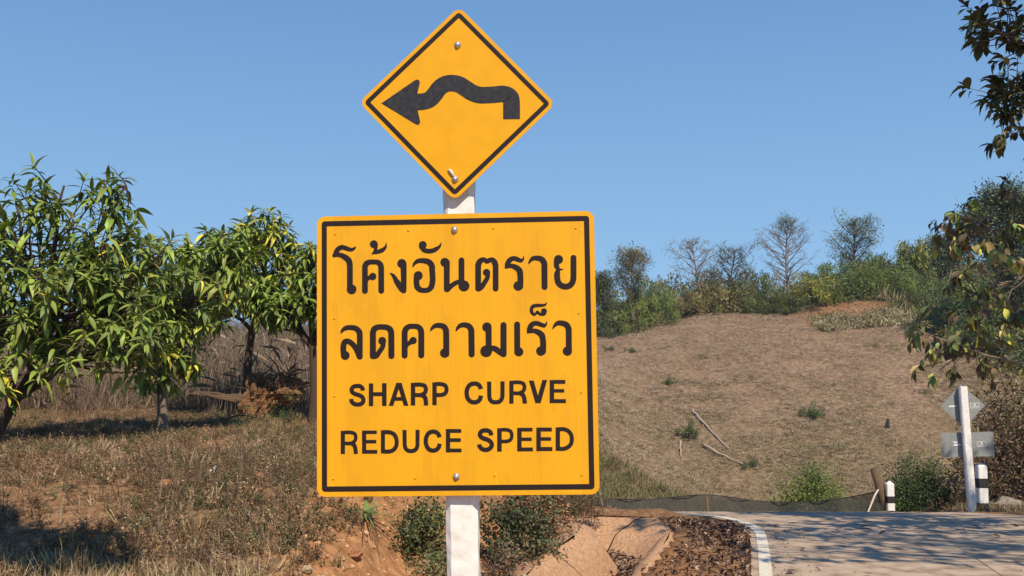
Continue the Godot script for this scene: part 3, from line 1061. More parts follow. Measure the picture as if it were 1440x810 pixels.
func build_main_sign() -> void:
	var s := thing("road_sign", Vector3(-0.2391, 1.7413, -4.5643), "yellow warning sign on a white post, arrow diamond above a square lettered plate", "road sign")
	s.basis = Basis(Vector3(0.99882, 0.01312, 0.04673), Vector3(-0.01435, 0.99956, 0.02611), Vector3(-0.04637, -0.02675, 0.99857)).orthonormalized()
	var pm := obj("post", post_mesh(-2.0, 1.34, 0.136, 0.022, 5), M.post, s)
	pm.position = Vector3(0.013, 0, -0.032 - 0.068)
	# text plate
	var tp := obj("text_plate", plate(1.2, 1.2026, 0.036, 0.003), M.yellow, s)
	obj("border", frame_ring(1.158, 1.1606, 0.014, 0.0225, 0.001, 0.0007), M.ink, tp)
	for g in letters():
		obj("letter", ink(g, 0.0008), M.ink, tp)
	var rivet := bolt_mesh(0.0048, 0.0)
	for p in [[-0.519, 0.524], [-0.201, 0.533], [0.166, 0.535], [0.521, 0.529], [-0.524, 0.158], [0.527, 0.164], [-0.524, -0.175], [0.532, -0.173], [-0.530, -0.526], [-0.179, -0.526], [0.159, -0.518], [0.527, -0.520]]:
		obj("rivet", rivet, M.plain_yellow, tp).position = Vector3(p[0], p[1], 0.0004)
	var big := bolt_mesh(0.0105, 0.0150)
	for p in [[-0.001, 0.531], [-0.004, -0.522]]:
		obj("bolt", big, M.bolt, tp).position = Vector3(p[0], p[1], 0.0008)
	# folded stiffeners behind the plate
	for y in [0.45, -0.42]:
		var st := begin()
		bx(st, Vector3(-0.5, y - 0.02, -0.028), Vector3(0.5, y + 0.02, -0.004))
		obj("rear_rail", done(st), M.grey_back, tp)
	# diamond plate
	var turn := deg_to_rad(45.0 - 1.9)
	var mid := Vector3(0.0145, 1.0865, 0.0)
	var dp := obj("diamond_plate", plate(0.607, 0.607, 0.034, 0.003, turn), M.plain_yellow, s)
	dp.position = mid
	obj("border", frame_ring(0.575, 0.575, 0.016, 0.0195, 0.003, 0.0007, turn), M.ink, dp)
	var ar := obj("arrow", ink(arrow_shapes(), 0.0008), M.arrow, dp)
	ar.position = -mid
	for p in [[0.021, 1.344], [0.004, 0.752]]:
		obj("bolt", big, M.bolt, dp).position = Vector3(p[0], p[1], 0.0008) - mid
	# a smear of white sealant beside the lower bolt
	var sm := begin()
	tube(sm, [Vector3(-0.032, 0.040, 0.001), Vector3(-0.022, 0.038, 0.004), Vector3(-0.012, 0.024, 0.005), Vector3(-0.003, 0.006, 0.003)], [0.003, 0.008, 0.007, 0.004], 6)
	obj("sealant_smear", done(sm, true), M.plastic, dp).position = Vector3(0.004, 0.752, 0.0) - mid


func build_far_sign() -> void:
	var at := Vector3(7.22, road_y(7.22, 17.0) - 0.05, -17.0)
	var s := thing("road_sign", at, "grey back of a small road sign on a white post across the road", "road sign")
	s.rotation = Vector3(0.0, -0.12, 0.035)
	obj("post", post_mesh(-0.3, 2.02, 0.12, 0.018, 9, 0.002, 0.1), M.post, s)
	var d := obj("diamond_plate", plate(0.485, 0.485, 0.02, 0.004, PI / 4), M.grey_back, s)
	d.position = Vector3(0.0, 1.71, -0.074)
	var r := obj("lower_plate", plate(0.80, 0.385, 0.012, 0.004), M.grey_back, s)
	r.position = Vector3(0.03, 1.10, -0.074)
	# the maker's white print on the backs: a bar with a wing, and a framed crest over a line of text
	for k in 2:
		var o: Node3D = d if k == 0 else r
		var x := 0.185 if k == 0 else 0.215
		var st := begin()
		var w := 0.068
		var h := 0.042
		for q in [[-w, -h, w, -h + 0.007], [-w, h - 0.007, w, h], [-w, -h, -w + 0.007, h], [w - 0.007, -h, w, h], [-0.045, -0.022, 0.045, -0.012], [-0.014, 0.0, 0.014, 0.026]]:
			var zz := 0.002
			quad(st, Vector3(x + q[0], q[1], zz), Vector3(x + q[0], q[3], zz), Vector3(x + q[2], q[3], zz), Vector3(x + q[2], q[1], zz))
		obj("printed_crest", done(st), M.print, o)
		var st2 := begin()
		var bx0 := -0.21 if k == 0 else -0.22
		quad(st2, Vector3(bx0, -0.015, 0.002), Vector3(bx0 + 0.01, 0.015, 0.002), Vector3(bx0 + 0.12, 0.015, 0.002), Vector3(bx0 + 0.12, -0.012, 0.002))
		if k == 1:
			tri3(st2, Vector3(bx0 - 0.02, 0.06, 0.0025), Vector3(bx0 + 0.10, 0.045, 0.0025), Vector3(bx0 + 0.03, 0.025, 0.0025))
		obj("printed_mark", done(st2), M.print, o)


func bollard(at: Vector3, w: float, h: float, bands: Array, label: String) -> void:
	var b := thing("bollard", at, label, "bollard", "black and white bollards at the bend")
	var y0 := -0.3
	for k in bands.size():
		var y1: float = bands[k]
		var last := k == bands.size() - 1
		obj("black_band" if k % 2 == 1 else "white_band", post_mesh(y0, y1, w + (0.004 if k % 2 == 1 else 0.0), 0.012, 20 + k, 0.001, 0.2, 0.055 if last else 0.0), M.band if k % 2 == 1 else M.post, b)
		y0 = y1


func build_bollards() -> void:
	var a := Vector3(7.47, road_y(7.47, 17.2), -17.2)
	bollard(a, 0.145, 0.77, [0.0, 0.15, 0.385, 0.535, 0.725], "black and white bollard right beside the grey-backed road sign")
	var b := Vector3(6.70, -0.69, -19.2)
	bollard(b, 0.13, 0.77, [0.0, 0.02, 0.395, 0.515, 0.725], "black and white bollard beside the leaning log post and netting")


func build_net_fence() -> void:
	var f := thing("net_fence", Vector3(4.0, -0.6, -20.0), "low sagging dark shade-net fence on rough stakes at the bend", "fence")
	var o := f.position
	var top := smooth3([Vector3(0.7, -0.45, -19.0), Vector3(1.5, -0.27, -19.6), Vector3(2.5, -0.31, -20.0), Vector3(3.62, -0.24, -20.2), Vector3(4.6, -0.36, -20.2), Vector3(5.3, -0.36, -20.0), Vector3(6.0, -0.26, -19.7), Vector3(6.62, -0.08, -19.3)], 6)
	var st := begin()
	for i in top.size() - 1:
		for k in 5:
			var q := []
			for m in [[i, k], [i + 1, k], [i + 1, k + 1], [i, k + 1]]:
				var p: Vector3 = top[m[0]]
				var t: float = m[1] / 5.0
				p.y = lerpf(p.y, -1.25, t)
				p.z += 0.06 * sin(m[0] * 1.1 + t * 2.0) + 0.10 * t
				q.append(p - o)
			quad(st, q[0], q[1], q[2], q[3])
	obj("net", done(st, true), M.net, f)
	var hem := begin()
	var pts := []
	var rad := []
	for p in top:
		pts.append(p - o)
		rad.append(0.010)
	tube(hem, pts, rad, 5)
	obj("hem_cord", done(hem, true), M.band, f)
	for s in [[Vector3(3.66, -1.3, -20.14), Vector3(3.62, -0.28, -20.14), 0.035], [Vector3(1.45, -1.3, -19.5), Vector3(1.42, -0.38, -19.5), 0.03]]:
		var sst := begin()
		tube(sst, [s[0] - o, s[0].lerp(s[1], 0.5) - o + Vector3(0.01, 0, 0), s[1] - o], [s[2], s[2] * 0.95, s[2] * 0.85], 7)
		obj("stake", done(sst, true), M.wood, f)
	var rp := begin()
	tube(rp, [Vector3(6.50, -0.06, -19.2) - o, Vector3(6.42, -0.16, -19.16) - o, Vector3(6.28, -0.46, -19.14) - o, Vector3(6.18, -0.55, -19.12) - o], [0.014, 0.02, 0.016, 0.03], 6)
	obj("rope_end", done(rp, true), M.rope, f)
	# the leaning log at its end
	var lg := begin()
	tube(lg, [Vector3(6.74, -1.0, -19.36) - o, Vector3(6.64, -0.35, -19.3) - o, Vector3(6.46, 0.30, -19.26) - o], [0.085, 0.08, 0.072], 9)
	obj("log_post", done(lg, true), M.wood, f)
	# loose sticks by the channel
	var k := 0
	for s in [[Vector3(1.22, -0.15, -14.2), Vector3(1.14, 0.36, -14.15), 0.017, "pale leaning stick standing by the corner of the yellow sign"], [Vector3(0.94, -0.1, -15.2), Vector3(0.90, 0.2, -15.2), 0.013, "thin bare stick standing among dry weeds left of the netting"], [Vector3(1.42, -0.3, -14.9), Vector3(1.42, 0.06, -14.9), 0.03, "short grey stake beside the leaning pale stick"]]:
		var sst := begin()
		tube(sst, [s[0], s[0].lerp(s[1], 0.5) + Vector3(0.012, 0, 0), s[1]], [s[2], s[2] * 0.9, s[2] * 0.7], 6)
		tag(obj("stick" if k < 2 else "stake", done(sst, true), M.pale_bark), s[3], "stick")
		k += 1


# ------------------------------------------------------------------ trees

func pick(cols: Array) -> Color:
	var total := 0.0
	for c in cols:
		total += c[1]
	var v := rng.randf() * total
	for c in cols:
		v -= c[1]
		if v <= 0.0:
			var k := rr(0.75, 1.25)
			return Color(c[0].r * k, c[0].g * k * rr(0.94, 1.06), c[0].b * k)
	return cols[0][0]


const MANGO := [[Color(0.165, 0.238, 0.035), 5.0], [Color(0.255, 0.326, 0.045), 4.0], [Color(0.120, 0.170, 0.028), 3.0], [Color(0.22, 0.25, 0.05), 0.5]]
const MANGO_YELLOW := [[Color(0.194, 0.245, 0.036), 4.0], [Color(0.425, 0.421, 0.048), 3.0], [Color(0.695, 0.579, 0.061), 2.2], [Color(0.116, 0.176, 0.031), 3.0]]
const AUTUMN := [[Color(0.137, 0.119, 0.042), 4.0], [Color(0.225, 0.163, 0.058), 3.0], [Color(0.481, 0.402, 0.138), 1.6], [Color(0.177, 0.249, 0.058), 3.0], [Color(0.577, 0.547, 0.092), 0.9], [Color(0.088, 0.065, 0.030), 3.0]]
const AUTUMN_TOP := [[Color(0.057, 0.068, 0.027), 4.0], [Color(0.088, 0.084, 0.034), 3.0], [Color(0.166, 0.134, 0.048), 1.2], [Color(0.104, 0.134, 0.043), 2.0]]
const HILL_GREEN := [[Color(0.137, 0.182, 0.043), 4.0], [Color(0.218, 0.259, 0.059), 3.0], [Color(0.091, 0.124, 0.033), 3.0], [Color(0.329, 0.310, 0.084), 1.0]]
const HILL_DARK := [[Color(0.072, 0.093, 0.037), 4.0], [Color(0.112, 0.135, 0.053), 3.0], [Color(0.160, 0.165, 0.069), 1.0]]
const HILL_YELLOW := [[Color(0.312, 0.302, 0.052), 4.0], [Color(0.218, 0.230, 0.048), 3.0], [Color(0.406, 0.345, 0.073), 2.0], [Color(0.140, 0.159, 0.042), 1.5]]
const HILL_TAN := [[Color(0.299, 0.235, 0.098), 4.0], [Color(0.212, 0.183, 0.067), 3.0], [Color(0.374, 0.294, 0.124), 2.0], [Color(0.150, 0.153, 0.049), 2.0]]
const BUSH_OLIVE := [[Color(0.10, 0.125, 0.04), 4.0], [Color(0.155, 0.175, 0.055), 3.0], [Color(0.055, 0.07, 0.028), 3.0], [Color(0.20, 0.15, 0.08), 1.2]]
const BUSH_GREEN := [[Color(0.072, 0.120, 0.031), 4.0], [Color(0.120, 0.180, 0.044), 3.0], [Color(0.042, 0.066, 0.022), 3.0]]
const BUSH_LIME := [[Color(0.16, 0.21, 0.04), 4.0], [Color(0.10, 0.15, 0.035), 3.0], [Color(0.23, 0.26, 0.06), 2.0]]
const DRY := [[Color(0.20, 0.125, 0.075), 4.0], [Color(0.13, 0.085, 0.05), 3.0], [Color(0.28, 0.19, 0.12), 2.0], [Color(0.10, 0.10, 0.045), 1.6]]


# leaves of one tree gathered as [transform, colour, distance to the eye]
func whorl(into: Array, tip: Vector3, axis: Vector3, n: int, length: float, sag: float, cols: Array, spread := 1.0, back := 0.12) -> void:
	axis = axis.normalized()
	var s := axis.cross(Vector3(0.31, 0.72, 0.43)).normalized()
	var u := axis.cross(s)
	var a := rng.randf() * TAU
	for i in n:
		a += 2.4 + rr(-0.3, 0.3)
		var t := float(i) / n
		var th := lerpf(0.35, 1.75, t) * spread + rr(-0.2, 0.2)
		var d := axis * cos(th) + (s * cos(a) + u * sin(a)) * sin(th)
		d.y -= sag * (0.5 + 0.5 * t)
		var l := length * rr(0.5, 1.25) * (0.75 + 0.35 * t)
		var hint := Vector3(rr(-0.5, 0.5), 1.0, rr(-0.5, 0.5)) + axis * 0.4
		into.append([Transform3D(along(d, hint, Vector3.ONE * l), tip - axis * back * t * rr(0.3, 1.2)), pick(cols)])


# leaves nearest the eye become parts of the tree, the rest one joined part
func hang_leaves(root: Node3D, leaves: Array, meshes: Array, m: Material, n_parts: int, called := "foliage") -> void:
	var o := root.position
	var order := []
	for i in leaves.size():
		var p: Vector3 = o + leaves[i][0].origin
		var q := p - Vector3(0, 1.55, 0)
		var f := -q.z * 0.9947 + q.y * 0.1028
		var inside := f > 0.5 and absf(q.x / f) < 0.475
		order.append([q.length() + (0.0 if inside else 1000.0), i])
	if n_parts > 0:
		order.sort_custom(func(a, b): return a[0] < b[0])
	var variants := {}
	for k in mini(n_parts, order.size()):
		var l: Array = leaves[order[k][1]]
		# a few shared tones
		var c: Color = l[1]
		var key := "%d_%d_%d" % [roundi(c.r * 24), roundi(c.g * 24), roundi(c.b * 24)]
		if not variants.has(key):
			var mv: StandardMaterial3D = m.duplicate()
			mv.vertex_color_use_as_albedo = false
			mv.albedo_color = Color((roundi(c.r * 24) + 0.25) / 24.0, (roundi(c.g * 24) + 0.25) / 24.0, (roundi(c.b * 24) + 0.25) / 24.0).linear_to_srgb()
			variants[key] = mv
		obj("leaf", meshes[k % meshes.size()], variants[key], root).transform = l[0]
	for j in meshes.size():
		var xf := []
		var cols := []
		for k in range(n_parts, order.size()):
			if k % meshes.size() == j:
				xf.append(leaves[order[k][1]][0])
				cols.append(leaves[order[k][1]][1])
		if xf.size():
			multi(called, meshes[j], m, xf, cols, root)


# trunk: points from the base; lobes: [centre, radii, number of shoots, how far up the trunk its limb leaves (0..1)]
func leafy_tree(root: Node3D, spec: Dictionary) -> void:
	var trunk: Array = smooth3(spec.trunk, 4)
	var tr := []
	for i in trunk.size():
		tr.append(lerpf(spec.r0, spec.r1, float(i) / (trunk.size() - 1)) * (1.25 if i == 0 else 1.0) * rr(0.94, 1.06))
	var st := begin()
	tube(st, trunk, tr, 9)
	obj("trunk", done(st, true), spec.bark, root)
	var twigs := begin()
	var leaves := []
	for lobe in spec.lobes:
		var c: Vector3 = lobe[0]
		var rad: Vector3 = lobe[1]
		var from: Vector3 = trunk[int(round(lobe[3] * (trunk.size() - 1)))]
		var mid := from.lerp(c, 0.5) + Vector3(rr(-0.15, 0.15), 0.12 * from.distance_to(c) * spec.get("rise", 0.3), rr(-0.15, 0.15))
		var limb := []
		var lr := []
		for i in 9:
			var p := bez(from, mid, c, i / 8.0)
			limb.append(p + (ball() * spec.get("crook", 0.03) if i > 0 else Vector3.ZERO))
			lr.append(lerpf(spec.r1 * spec.get("limb", 0.85), spec.r1 * spec.get("limb_end", 0.28), pow(i / 8.0, 0.7)))
		var lst := begin()
		tube(lst, limb, lr, 7)
		obj("branch", done(lst, true), spec.bark, root)
		for k in int(lobe[2] * spec.get("dense", 1.0)):
			var v := ball()
			v = v.normalized() * pow(v.length(), spec.get("shell", 0.55))
			var tip := c + v * rad
			var at: Vector3 = limb[rng.randi_range(3, 8)]
			var bend := at.lerp(tip, 0.55) + Vector3(0, -0.08 * at.distance_to(tip) * spec.get("rise", 0.3) * 2.0, 0) + ball() * 0.06
			var tw := []
			var twr := []
			for i in 5:
				tw.append(bez(at, bend, tip, i / 4.0))
				twr.append(lerpf(spec.twig * 1.6, spec.twig * 0.6, i / 4.0))
			tube(twigs, tw, twr, 4, false)
			var axis: Vector3 = (tip - tw[3]).normalized() + Vector3(0, spec.get("lift", 0.4), 0) + ball() * 0.4
			var cols: Array = spec.cols
			if spec.has("cols2") and rng.randf() < spec.get("share2", 0.3):
				cols = spec.cols2
			whorl(leaves, tip, axis, spec.per, spec.leaf, spec.sag, cols, spec.get("spread", 1.0), spec.get("back", 0.12))
	tag(obj("twigs", done(twigs), spec.bark, root), "", "", "", "stuff")
	hang_leaves(root, leaves, spec.meshes, spec.get("leaf_mat", M.leaf), spec.parts)


func on_ground(x: float, d: float, sink := 0.05) -> Vector3:
	return Vector3(x, ground_y(x, -d) - sink, -d)


func build_left_trees() -> void:
	var mg := [leaf_meshes.mango, leaf_meshes.mango_b, leaf_meshes.mango_c]
	# the big one at the left edge
	var p := Vector3(-7.36, 0.49, -14.0)
	var t := thing("mango_tree", p, "large dark green mango tree filling the left edge, with a forked leaning trunk", "tree", "mango trees on the bank")
	t.scale = Vector3.ONE * 1.458
	leafy_tree(t, {
		"trunk": [Vector3(0.22, 0, 0), Vector3(0.42, 0.34, 0.0), Vector3(0.62, 0.72, 0.02), Vector3(0.85, 1.15, 0.0)], "r0": 0.052, "r1": 0.038, "bark": M.bark, "twig": 0.006, "rise": 0.5, "dense": 1.25, "shell": 0.66,
		"lobes": [[Vector3(0.80, 2.12, 0.0), Vector3(0.58, 0.42, 0.6), 30, 1.0], [Vector3(1.40, 2.10, 0.1), Vector3(0.40, 0.46, 0.5), 24, 1.0], [Vector3(1.08, 1.62, 0.2), Vector3(0.58, 0.50, 0.6), 36, 1.0], [Vector3(1.62, 1.62, 0.0), Vector3(0.42, 0.50, 0.5), 26, 0.9],
			[Vector3(1.75, 1.28, 0.1), Vector3(0.34, 0.36, 0.45), 16, 0.7], [Vector3(0.55, 1.42, 0.35), Vector3(0.62, 0.40, 0.5), 28, 0.8], [Vector3(1.30, 1.16, 0.3), Vector3(0.42, 0.26, 0.4), 12, 0.6], [Vector3(0.35, 1.85, 0.1), Vector3(0.52, 0.52, 0.6), 26, 1.0], [Vector3(0.75, 0.98, 0.35), Vector3(0.42, 0.18, 0.35), 7, 0.45], [Vector3(-0.35, 1.6, 0.2), Vector3(0.6, 0.8, 0.7), 20, 1.0], [Vector3(1.55, 2.64, 0.1), Vector3(0.2, 0.26, 0.2), 6, 1.0], [Vector3(1.0, 2.66, 0.1), Vector3(0.5, 0.2, 0.3), 9, 1.0], [Vector3(0.5, 2.52, 0.0), Vector3(0.35, 0.25, 0.3), 9, 1.0], [Vector3(1.95, 1.95, 0.1), Vector3(0.25, 0.35, 0.3), 6, 1.0]],
		"per": 12, "leaf": 0.185, "sag": 0.28, "cols": MANGO, "cols2": MANGO_YELLOW, "share2": 0.07, "meshes": mg, "parts": 290, "lift": 0.7, "back": 0.2})
	# the one behind it with a pale straight stem
	p = on_ground(-5.19, 16.0)
	t = thing("mango_tree", p, "mango tree with a short straight pale trunk standing on the bank", "tree", "mango trees on the bank")
	leafy_tree(t, {
		"trunk": [Vector3(0, 0, 0), Vector3(-0.02, 0.5, 0.0), Vector3(-0.02, 1.1, 0.05), Vector3(0.05, 1.6, 0.0)], "r0": 0.085, "r1": 0.06, "bark": M.pale_bark, "twig": 0.008, "rise": 0.4, "dense": 1.7, "shell": 0.75,
		"lobes": [[Vector3(0.0, 1.35, 0.0), Vector3(0.58, 0.7, 0.6), 44, 0.8], [Vector3(0.5, 2.15, 0.1), Vector3(0.75, 0.7, 0.7), 44, 1.0], [Vector3(-0.5, 2.3, 0.0), Vector3(0.8, 0.75, 0.7), 44, 1.0], [Vector3(0.95, 2.75, 0.0), Vector3(0.5, 0.42, 0.5), 26, 1.0], [Vector3(-1.2, 2.1, 0.0), Vector3(0.7, 0.8, 0.7), 30, 1.0]],
		"per": 11, "leaf": 0.265, "sag": 0.34, "cols": MANGO, "cols2": MANGO_YELLOW, "share2": 0.14, "meshes": mg, "parts": 140, "lift": 0.4})
	# yellow-flushed tree in the gap
	p = on_ground(-4.55, 19.5)
	t = thing("mango_tree", p, "mango tree flushed with bright yellow young leaves, second from the big sign", "tree", "mango trees on the bank")
	leafy_tree(t, {
		"trunk": [Vector3(-0.3, 0, -0.2), Vector3(-0.3, 0.8, -0.1), Vector3(-0.2, 1.6, 0.0), Vector3(0.0, 2.3, 0.0)], "r0": 0.09, "r1": 0.055, "bark": M.bark, "twig": 0.009, "rise": 0.4, "dense": 1.5, "shell": 0.65,
		"lobes": [[Vector3(-0.75, 2.85, 0.2), Vector3(0.75, 0.75, 0.6), 46, 0.8], [Vector3(-0.05, 3.35, 0.0), Vector3(0.55, 0.5, 0.6), 34, 1.0], [Vector3(0.35, 2.75, 0.0), Vector3(0.45, 0.65, 0.5), 34, 0.9], [Vector3(-1.2, 2.25, 0.1), Vector3(0.6, 0.6, 0.5), 30, 0.7], [Vector3(-0.35, 2.35, 0.3), Vector3(0.6, 0.38, 0.4), 22, 0.8]],
		"per": 11, "leaf": 0.29, "sag": 0.48, "cols": MANGO_YELLOW, "cols2": MANGO, "share2": 0.22, "meshes": mg, "parts": 120, "lift": 0.3})
	# the one half behind the sign
	p = on_ground(-3.42, 18.4)
	t = thing("mango_tree", p, "dark mango tree half hidden behind the left edge of the big sign", "tree", "mango trees on the bank")
	leafy_tree(t, {
		"trunk": [Vector3(0.0, 0, 0), Vector3(0.02, 0.55, 0.0), Vector3(0.0, 1.05, 0.0), Vector3(-0.02, 1.35, 0.0)], "r0": 0.08, "r1": 0.058, "bark": M.bark, "twig": 0.008, "rise": 0.5, "dense": 1.4, "shell": 0.65,
		"lobes": [[Vector3(-0.55, 2.05, 0.1), Vector3(0.6, 0.42, 0.5), 38, 0.9], [Vector3(0.25, 2.25, 0.0), Vector3(0.7, 0.55, 0.6), 46, 1.0], [Vector3(0.05, 2.75, 0.0), Vector3(0.5, 0.4, 0.5), 34, 1.0], [Vector3(0.7, 1.9, 0.0), Vector3(0.6, 0.6, 0.6), 26, 1.0], [Vector3(-0.9, 2.25, 0.0), Vector3(0.35, 0.35, 0.4), 18, 0.9]],
		"per": 11, "leaf": 0.265, "sag": 0.42, "cols": MANGO, "cols2": MANGO_YELLOW, "share2": 0.12, "meshes": mg, "parts": 120, "lift": 0.35})
	# the near one: its shade lies across the near bank and a few leaves of it reach into the frame
	p = on_ground(-3.75, 4.7)
	t = thing("mango_tree", p, "nearest mango tree, mostly out of view, its shade lying across the near bank", "tree", "mango trees on the bank")
	leafy_tree(t, {
		"trunk": [Vector3(0, 0, 0), Vector3(0.05, 0.9, 0.0), Vector3(0.1, 1.9, 0.0), Vector3(0.3, 2.9, 0.0)], "r0": 0.11, "r1": 0.08, "bark": M.bark, "twig": 0.008, "rise": 0.5, "dense": 1.7, "shell": 0.75,
		"lobes": [[Vector3(0.75, 4.0, -0.3), Vector3(0.62, 0.4, 0.6), 40, 1.0], [Vector3(1.45, 4.25, 0.35), Vector3(0.75, 0.4, 0.55), 44, 1.0], [Vector3(0.2, 4.2, -0.6), Vector3(0.7, 0.5, 0.6), 40, 1.0], [Vector3(2.0, 4.35, 0.75), Vector3(0.45, 0.3, 0.4), 20, 1.0]],
		"per": 11, "leaf": 0.215, "sag": 0.5, "cols": MANGO, "meshes": mg, "parts": 0, "lift": 0.3})


func build_right_tree() -> void:
	var bd := [leaf_meshes.broad, leaf_meshes.curled, leaf_meshes.broad]
	var p := Vector3(8.6, -0.15, -11.5)
	var t := thing("roadside_tree", p, "roadside tree on the right with broad brown and green leaves on long pale branches", "tree")
	# limbs reach over the road: [points, radius]
	var limbs := [
		[[Vector3(0, 1.6, 0), Vector3(-1.2, 2.5, 0.2), Vector3(-2.2, 2.15, 0.3), Vector3(-3.2, 2.05, 0.2), Vector3(-4.35, 2.45, 0.2)], 0.030],
		[[Vector3(0, 2.4, 0), Vector3(-1.4, 3.4, 0.3), Vector3(-2.6, 3.2, 0.3), Vector3(-3.75, 2.75, 0.2)], 0.034],
		[[Vector3(0, 3.2, 0), Vector3(-1.3, 4.2, 0.2), Vector3(-2.3, 4.5, 0.2), Vector3(-3.2, 4.95, 0.1)], 0.036],
		[[Vector3(0, 3.6, 0), Vector3(-1.2, 4.9, 0.0), Vector3(-2.3, 5.3, 0.1), Vector3(-3.25, 5.75, 0.0)], 0.032],
		[[Vector3(0, 4.2, 0), Vector3(-1.2, 5.8, 0.3), Vector3(-2.3, 6.3, 0.4), Vector3(-3.2, 6.35, 0.4)], 0.034],
		[[Vector3(0, 1.9, 0), Vector3(-1.3, 2.7, -0.4), Vector3(-2.6, 2.4, -0.5), Vector3(-3.7, 2.15, -0.4)], 0.028],
		[[Vector3(0, 2.8, 0), Vector3(-1.2, 3.8, -0.5), Vector3(-2.4, 3.8, -0.7), Vector3(-3.5, 3.45, -0.6)], 0.03],
		[[Vector3(0, 3.4, 0), Vector3(0.5, 5.0, 1.4), Vector3(-0.5, 6.6, 2.6), Vector3(-1.6, 7.4, 3.6)], 0.05],
		[[Vector3(0, 3.9, 0), Vector3(-1.0, 6.4, 1.0), Vector3(-2.6, 7.4, 1.9), Vector3(-4.4, 7.9, 2.5)], 0.05],
		[[Vector3(0, 4.2, 0), Vector3(0.8, 6.2, 0.2), Vector3(0.9, 7.6, 0.8), Vector3(-0.4, 8.4, 1.4)], 0.05],
		[[Vector3(0, 4.2, 0), Vector3(-0.4, 6.2, -0.2), Vector3(-1.9, 7.7, 0.2), Vector3(-3.4, 8.5, 0.8)], 0.05],
		[[Vector3(0, 3.9, 0), Vector3(-0.2, 6.0, 1.8), Vector3(-1.6, 7.2, 3.2), Vector3(-3.2, 7.7, 4.2)], 0.05],
		[[Vector3(0, 3.0, 0), Vector3(0.6, 4.4, -0.9), Vector3(-0.6, 6.3, -1.0), Vector3(-1.8, 7.6, -0.6)], 0.05],
	]
	var st := begin()
	tube(st, smooth3([Vector3(0, -0.3, 0), Vector3(0.05, 1.2, 0.0), Vector3(-0.03, 2.6, 0.0), Vector3(0, 4.3, 0)], 4), [0.21, 0.17, 0.165, 0.16, 0.155, 0.15, 0.145, 0.14, 0.13, 0.12, 0.11, 0.10, 0.09], 10)
	obj("trunk", done(st, true), M.pale_bark, t)
	var twigs := begin()
	var leaves := []
	var idx := 0
	for l in limbs:
		var pts: Array = smooth3(l[0], 6)
		var r := []
		for i in pts.size():
			r.append(lerpf(l[1] * 0.9, 0.007, pow(float(i) / (pts.size() - 1), 0.8)))
			if i > 1:
				pts[i] += ball() * 0.035
		var ls := begin()
		tube(ls, pts, r, 6)
		obj("branch", done(ls, true), M.pale_bark, t)
		var low: bool = idx < 2 or idx == 5 or idx == 6
		var high: bool = idx > 6
		var m := (120 if idx in [2, 3, 4] else 84) if not high else 50
		if idx == 0:
			m = 20
		for k in m:
			var f := rr(0.38, 1.0) if not high else rr(0.45, 1.0)
			var at: Vector3 = pts[int(f * (pts.size() - 1))]
			var reach := rr(0.15, 0.62) if not high else rr(0.2, 1.0)
			if idx == 0:
				reach = rr(0.1, 0.35)
			if k == 0:
				at = pts[pts.size() - 1]
				reach = 0.12
			var d := (Vector3(-0.45, -0.05 if low else 0.25, 0) + ball()).normalized()
			var tip := at + d * reach
			tube(twigs, [at, at.lerp(tip, 0.5) + ball() * 0.05, tip], [0.007, 0.006, 0.004], 4, false)
			if rng.randf() < (0.16 if low else 0.08):
				continue
			var axis := d + Vector3(0, -0.9 if low else 0.15, 0)
			whorl(leaves, tip, axis, rng.randi_range(5, 10) if not high else rng.randi_range(5, 8), 0.165 if low else 0.18, 0.6 if low else 0.1, AUTUMN if low else AUTUMN_TOP, 0.75, 0.16)
		idx += 1
	tag(obj("twigs", done(twigs), M.pale_bark, t), "", "", "", "stuff")
	hang_leaves(t, leaves, bd, M.dry_leaf, 290)


# its neighbour nearer the camera, outside the frame: its crown shades the road
func build_shade_tree() -> void:
	var t := thing("roadside_tree", Vector3(9.4, -0.1, -6.0), "tall roadside tree out of view on the right whose branches shade the concrete road", "tree")
	leafy_tree(t, {
		"trunk": [Vector3(0, 0, 0), Vector3(0.1, 1.6, 0.0), Vector3(-0.1, 3.2, 0.1), Vector3(-0.4, 4.8, 0.0)], "r0": 0.2, "r1": 0.11, "bark": M.pale_bark, "twig": 0.010, "rise": 0.4, "limb": 0.5, "limb_end": 0.12, "dense": 0.5,
		"lobes": [[Vector3(-1.2, 7.0, 0.2), Vector3(1.5, 0.8, 1.3), 90, 1.0], [Vector3(-3.2, 6.6, -0.4), Vector3(1.4, 0.7, 1.5), 90, 0.9], [Vector3(-4.6, 6.2, -0.2), Vector3(1.2, 0.6, 0.9), 50, 0.9], [Vector3(-2.2, 6.4, -1.9), Vector3(1.4, 0.7, 1.0), 70, 0.9], [Vector3(0.4, 6.6, -1.2), Vector3(1.4, 0.9, 1.2), 60, 1.0], [Vector3(-4.9, 6.9, -1.6), Vector3(1.2, 0.6, 1.0), 60, 1.0]],
		"per": 6, "leaf": 0.22, "sag": 0.3, "cols": AUTUMN_TOP, "meshes": [leaf_meshes.broad, leaf_meshes.curled], "leaf_mat": M.dry_leaf, "parts": 0})


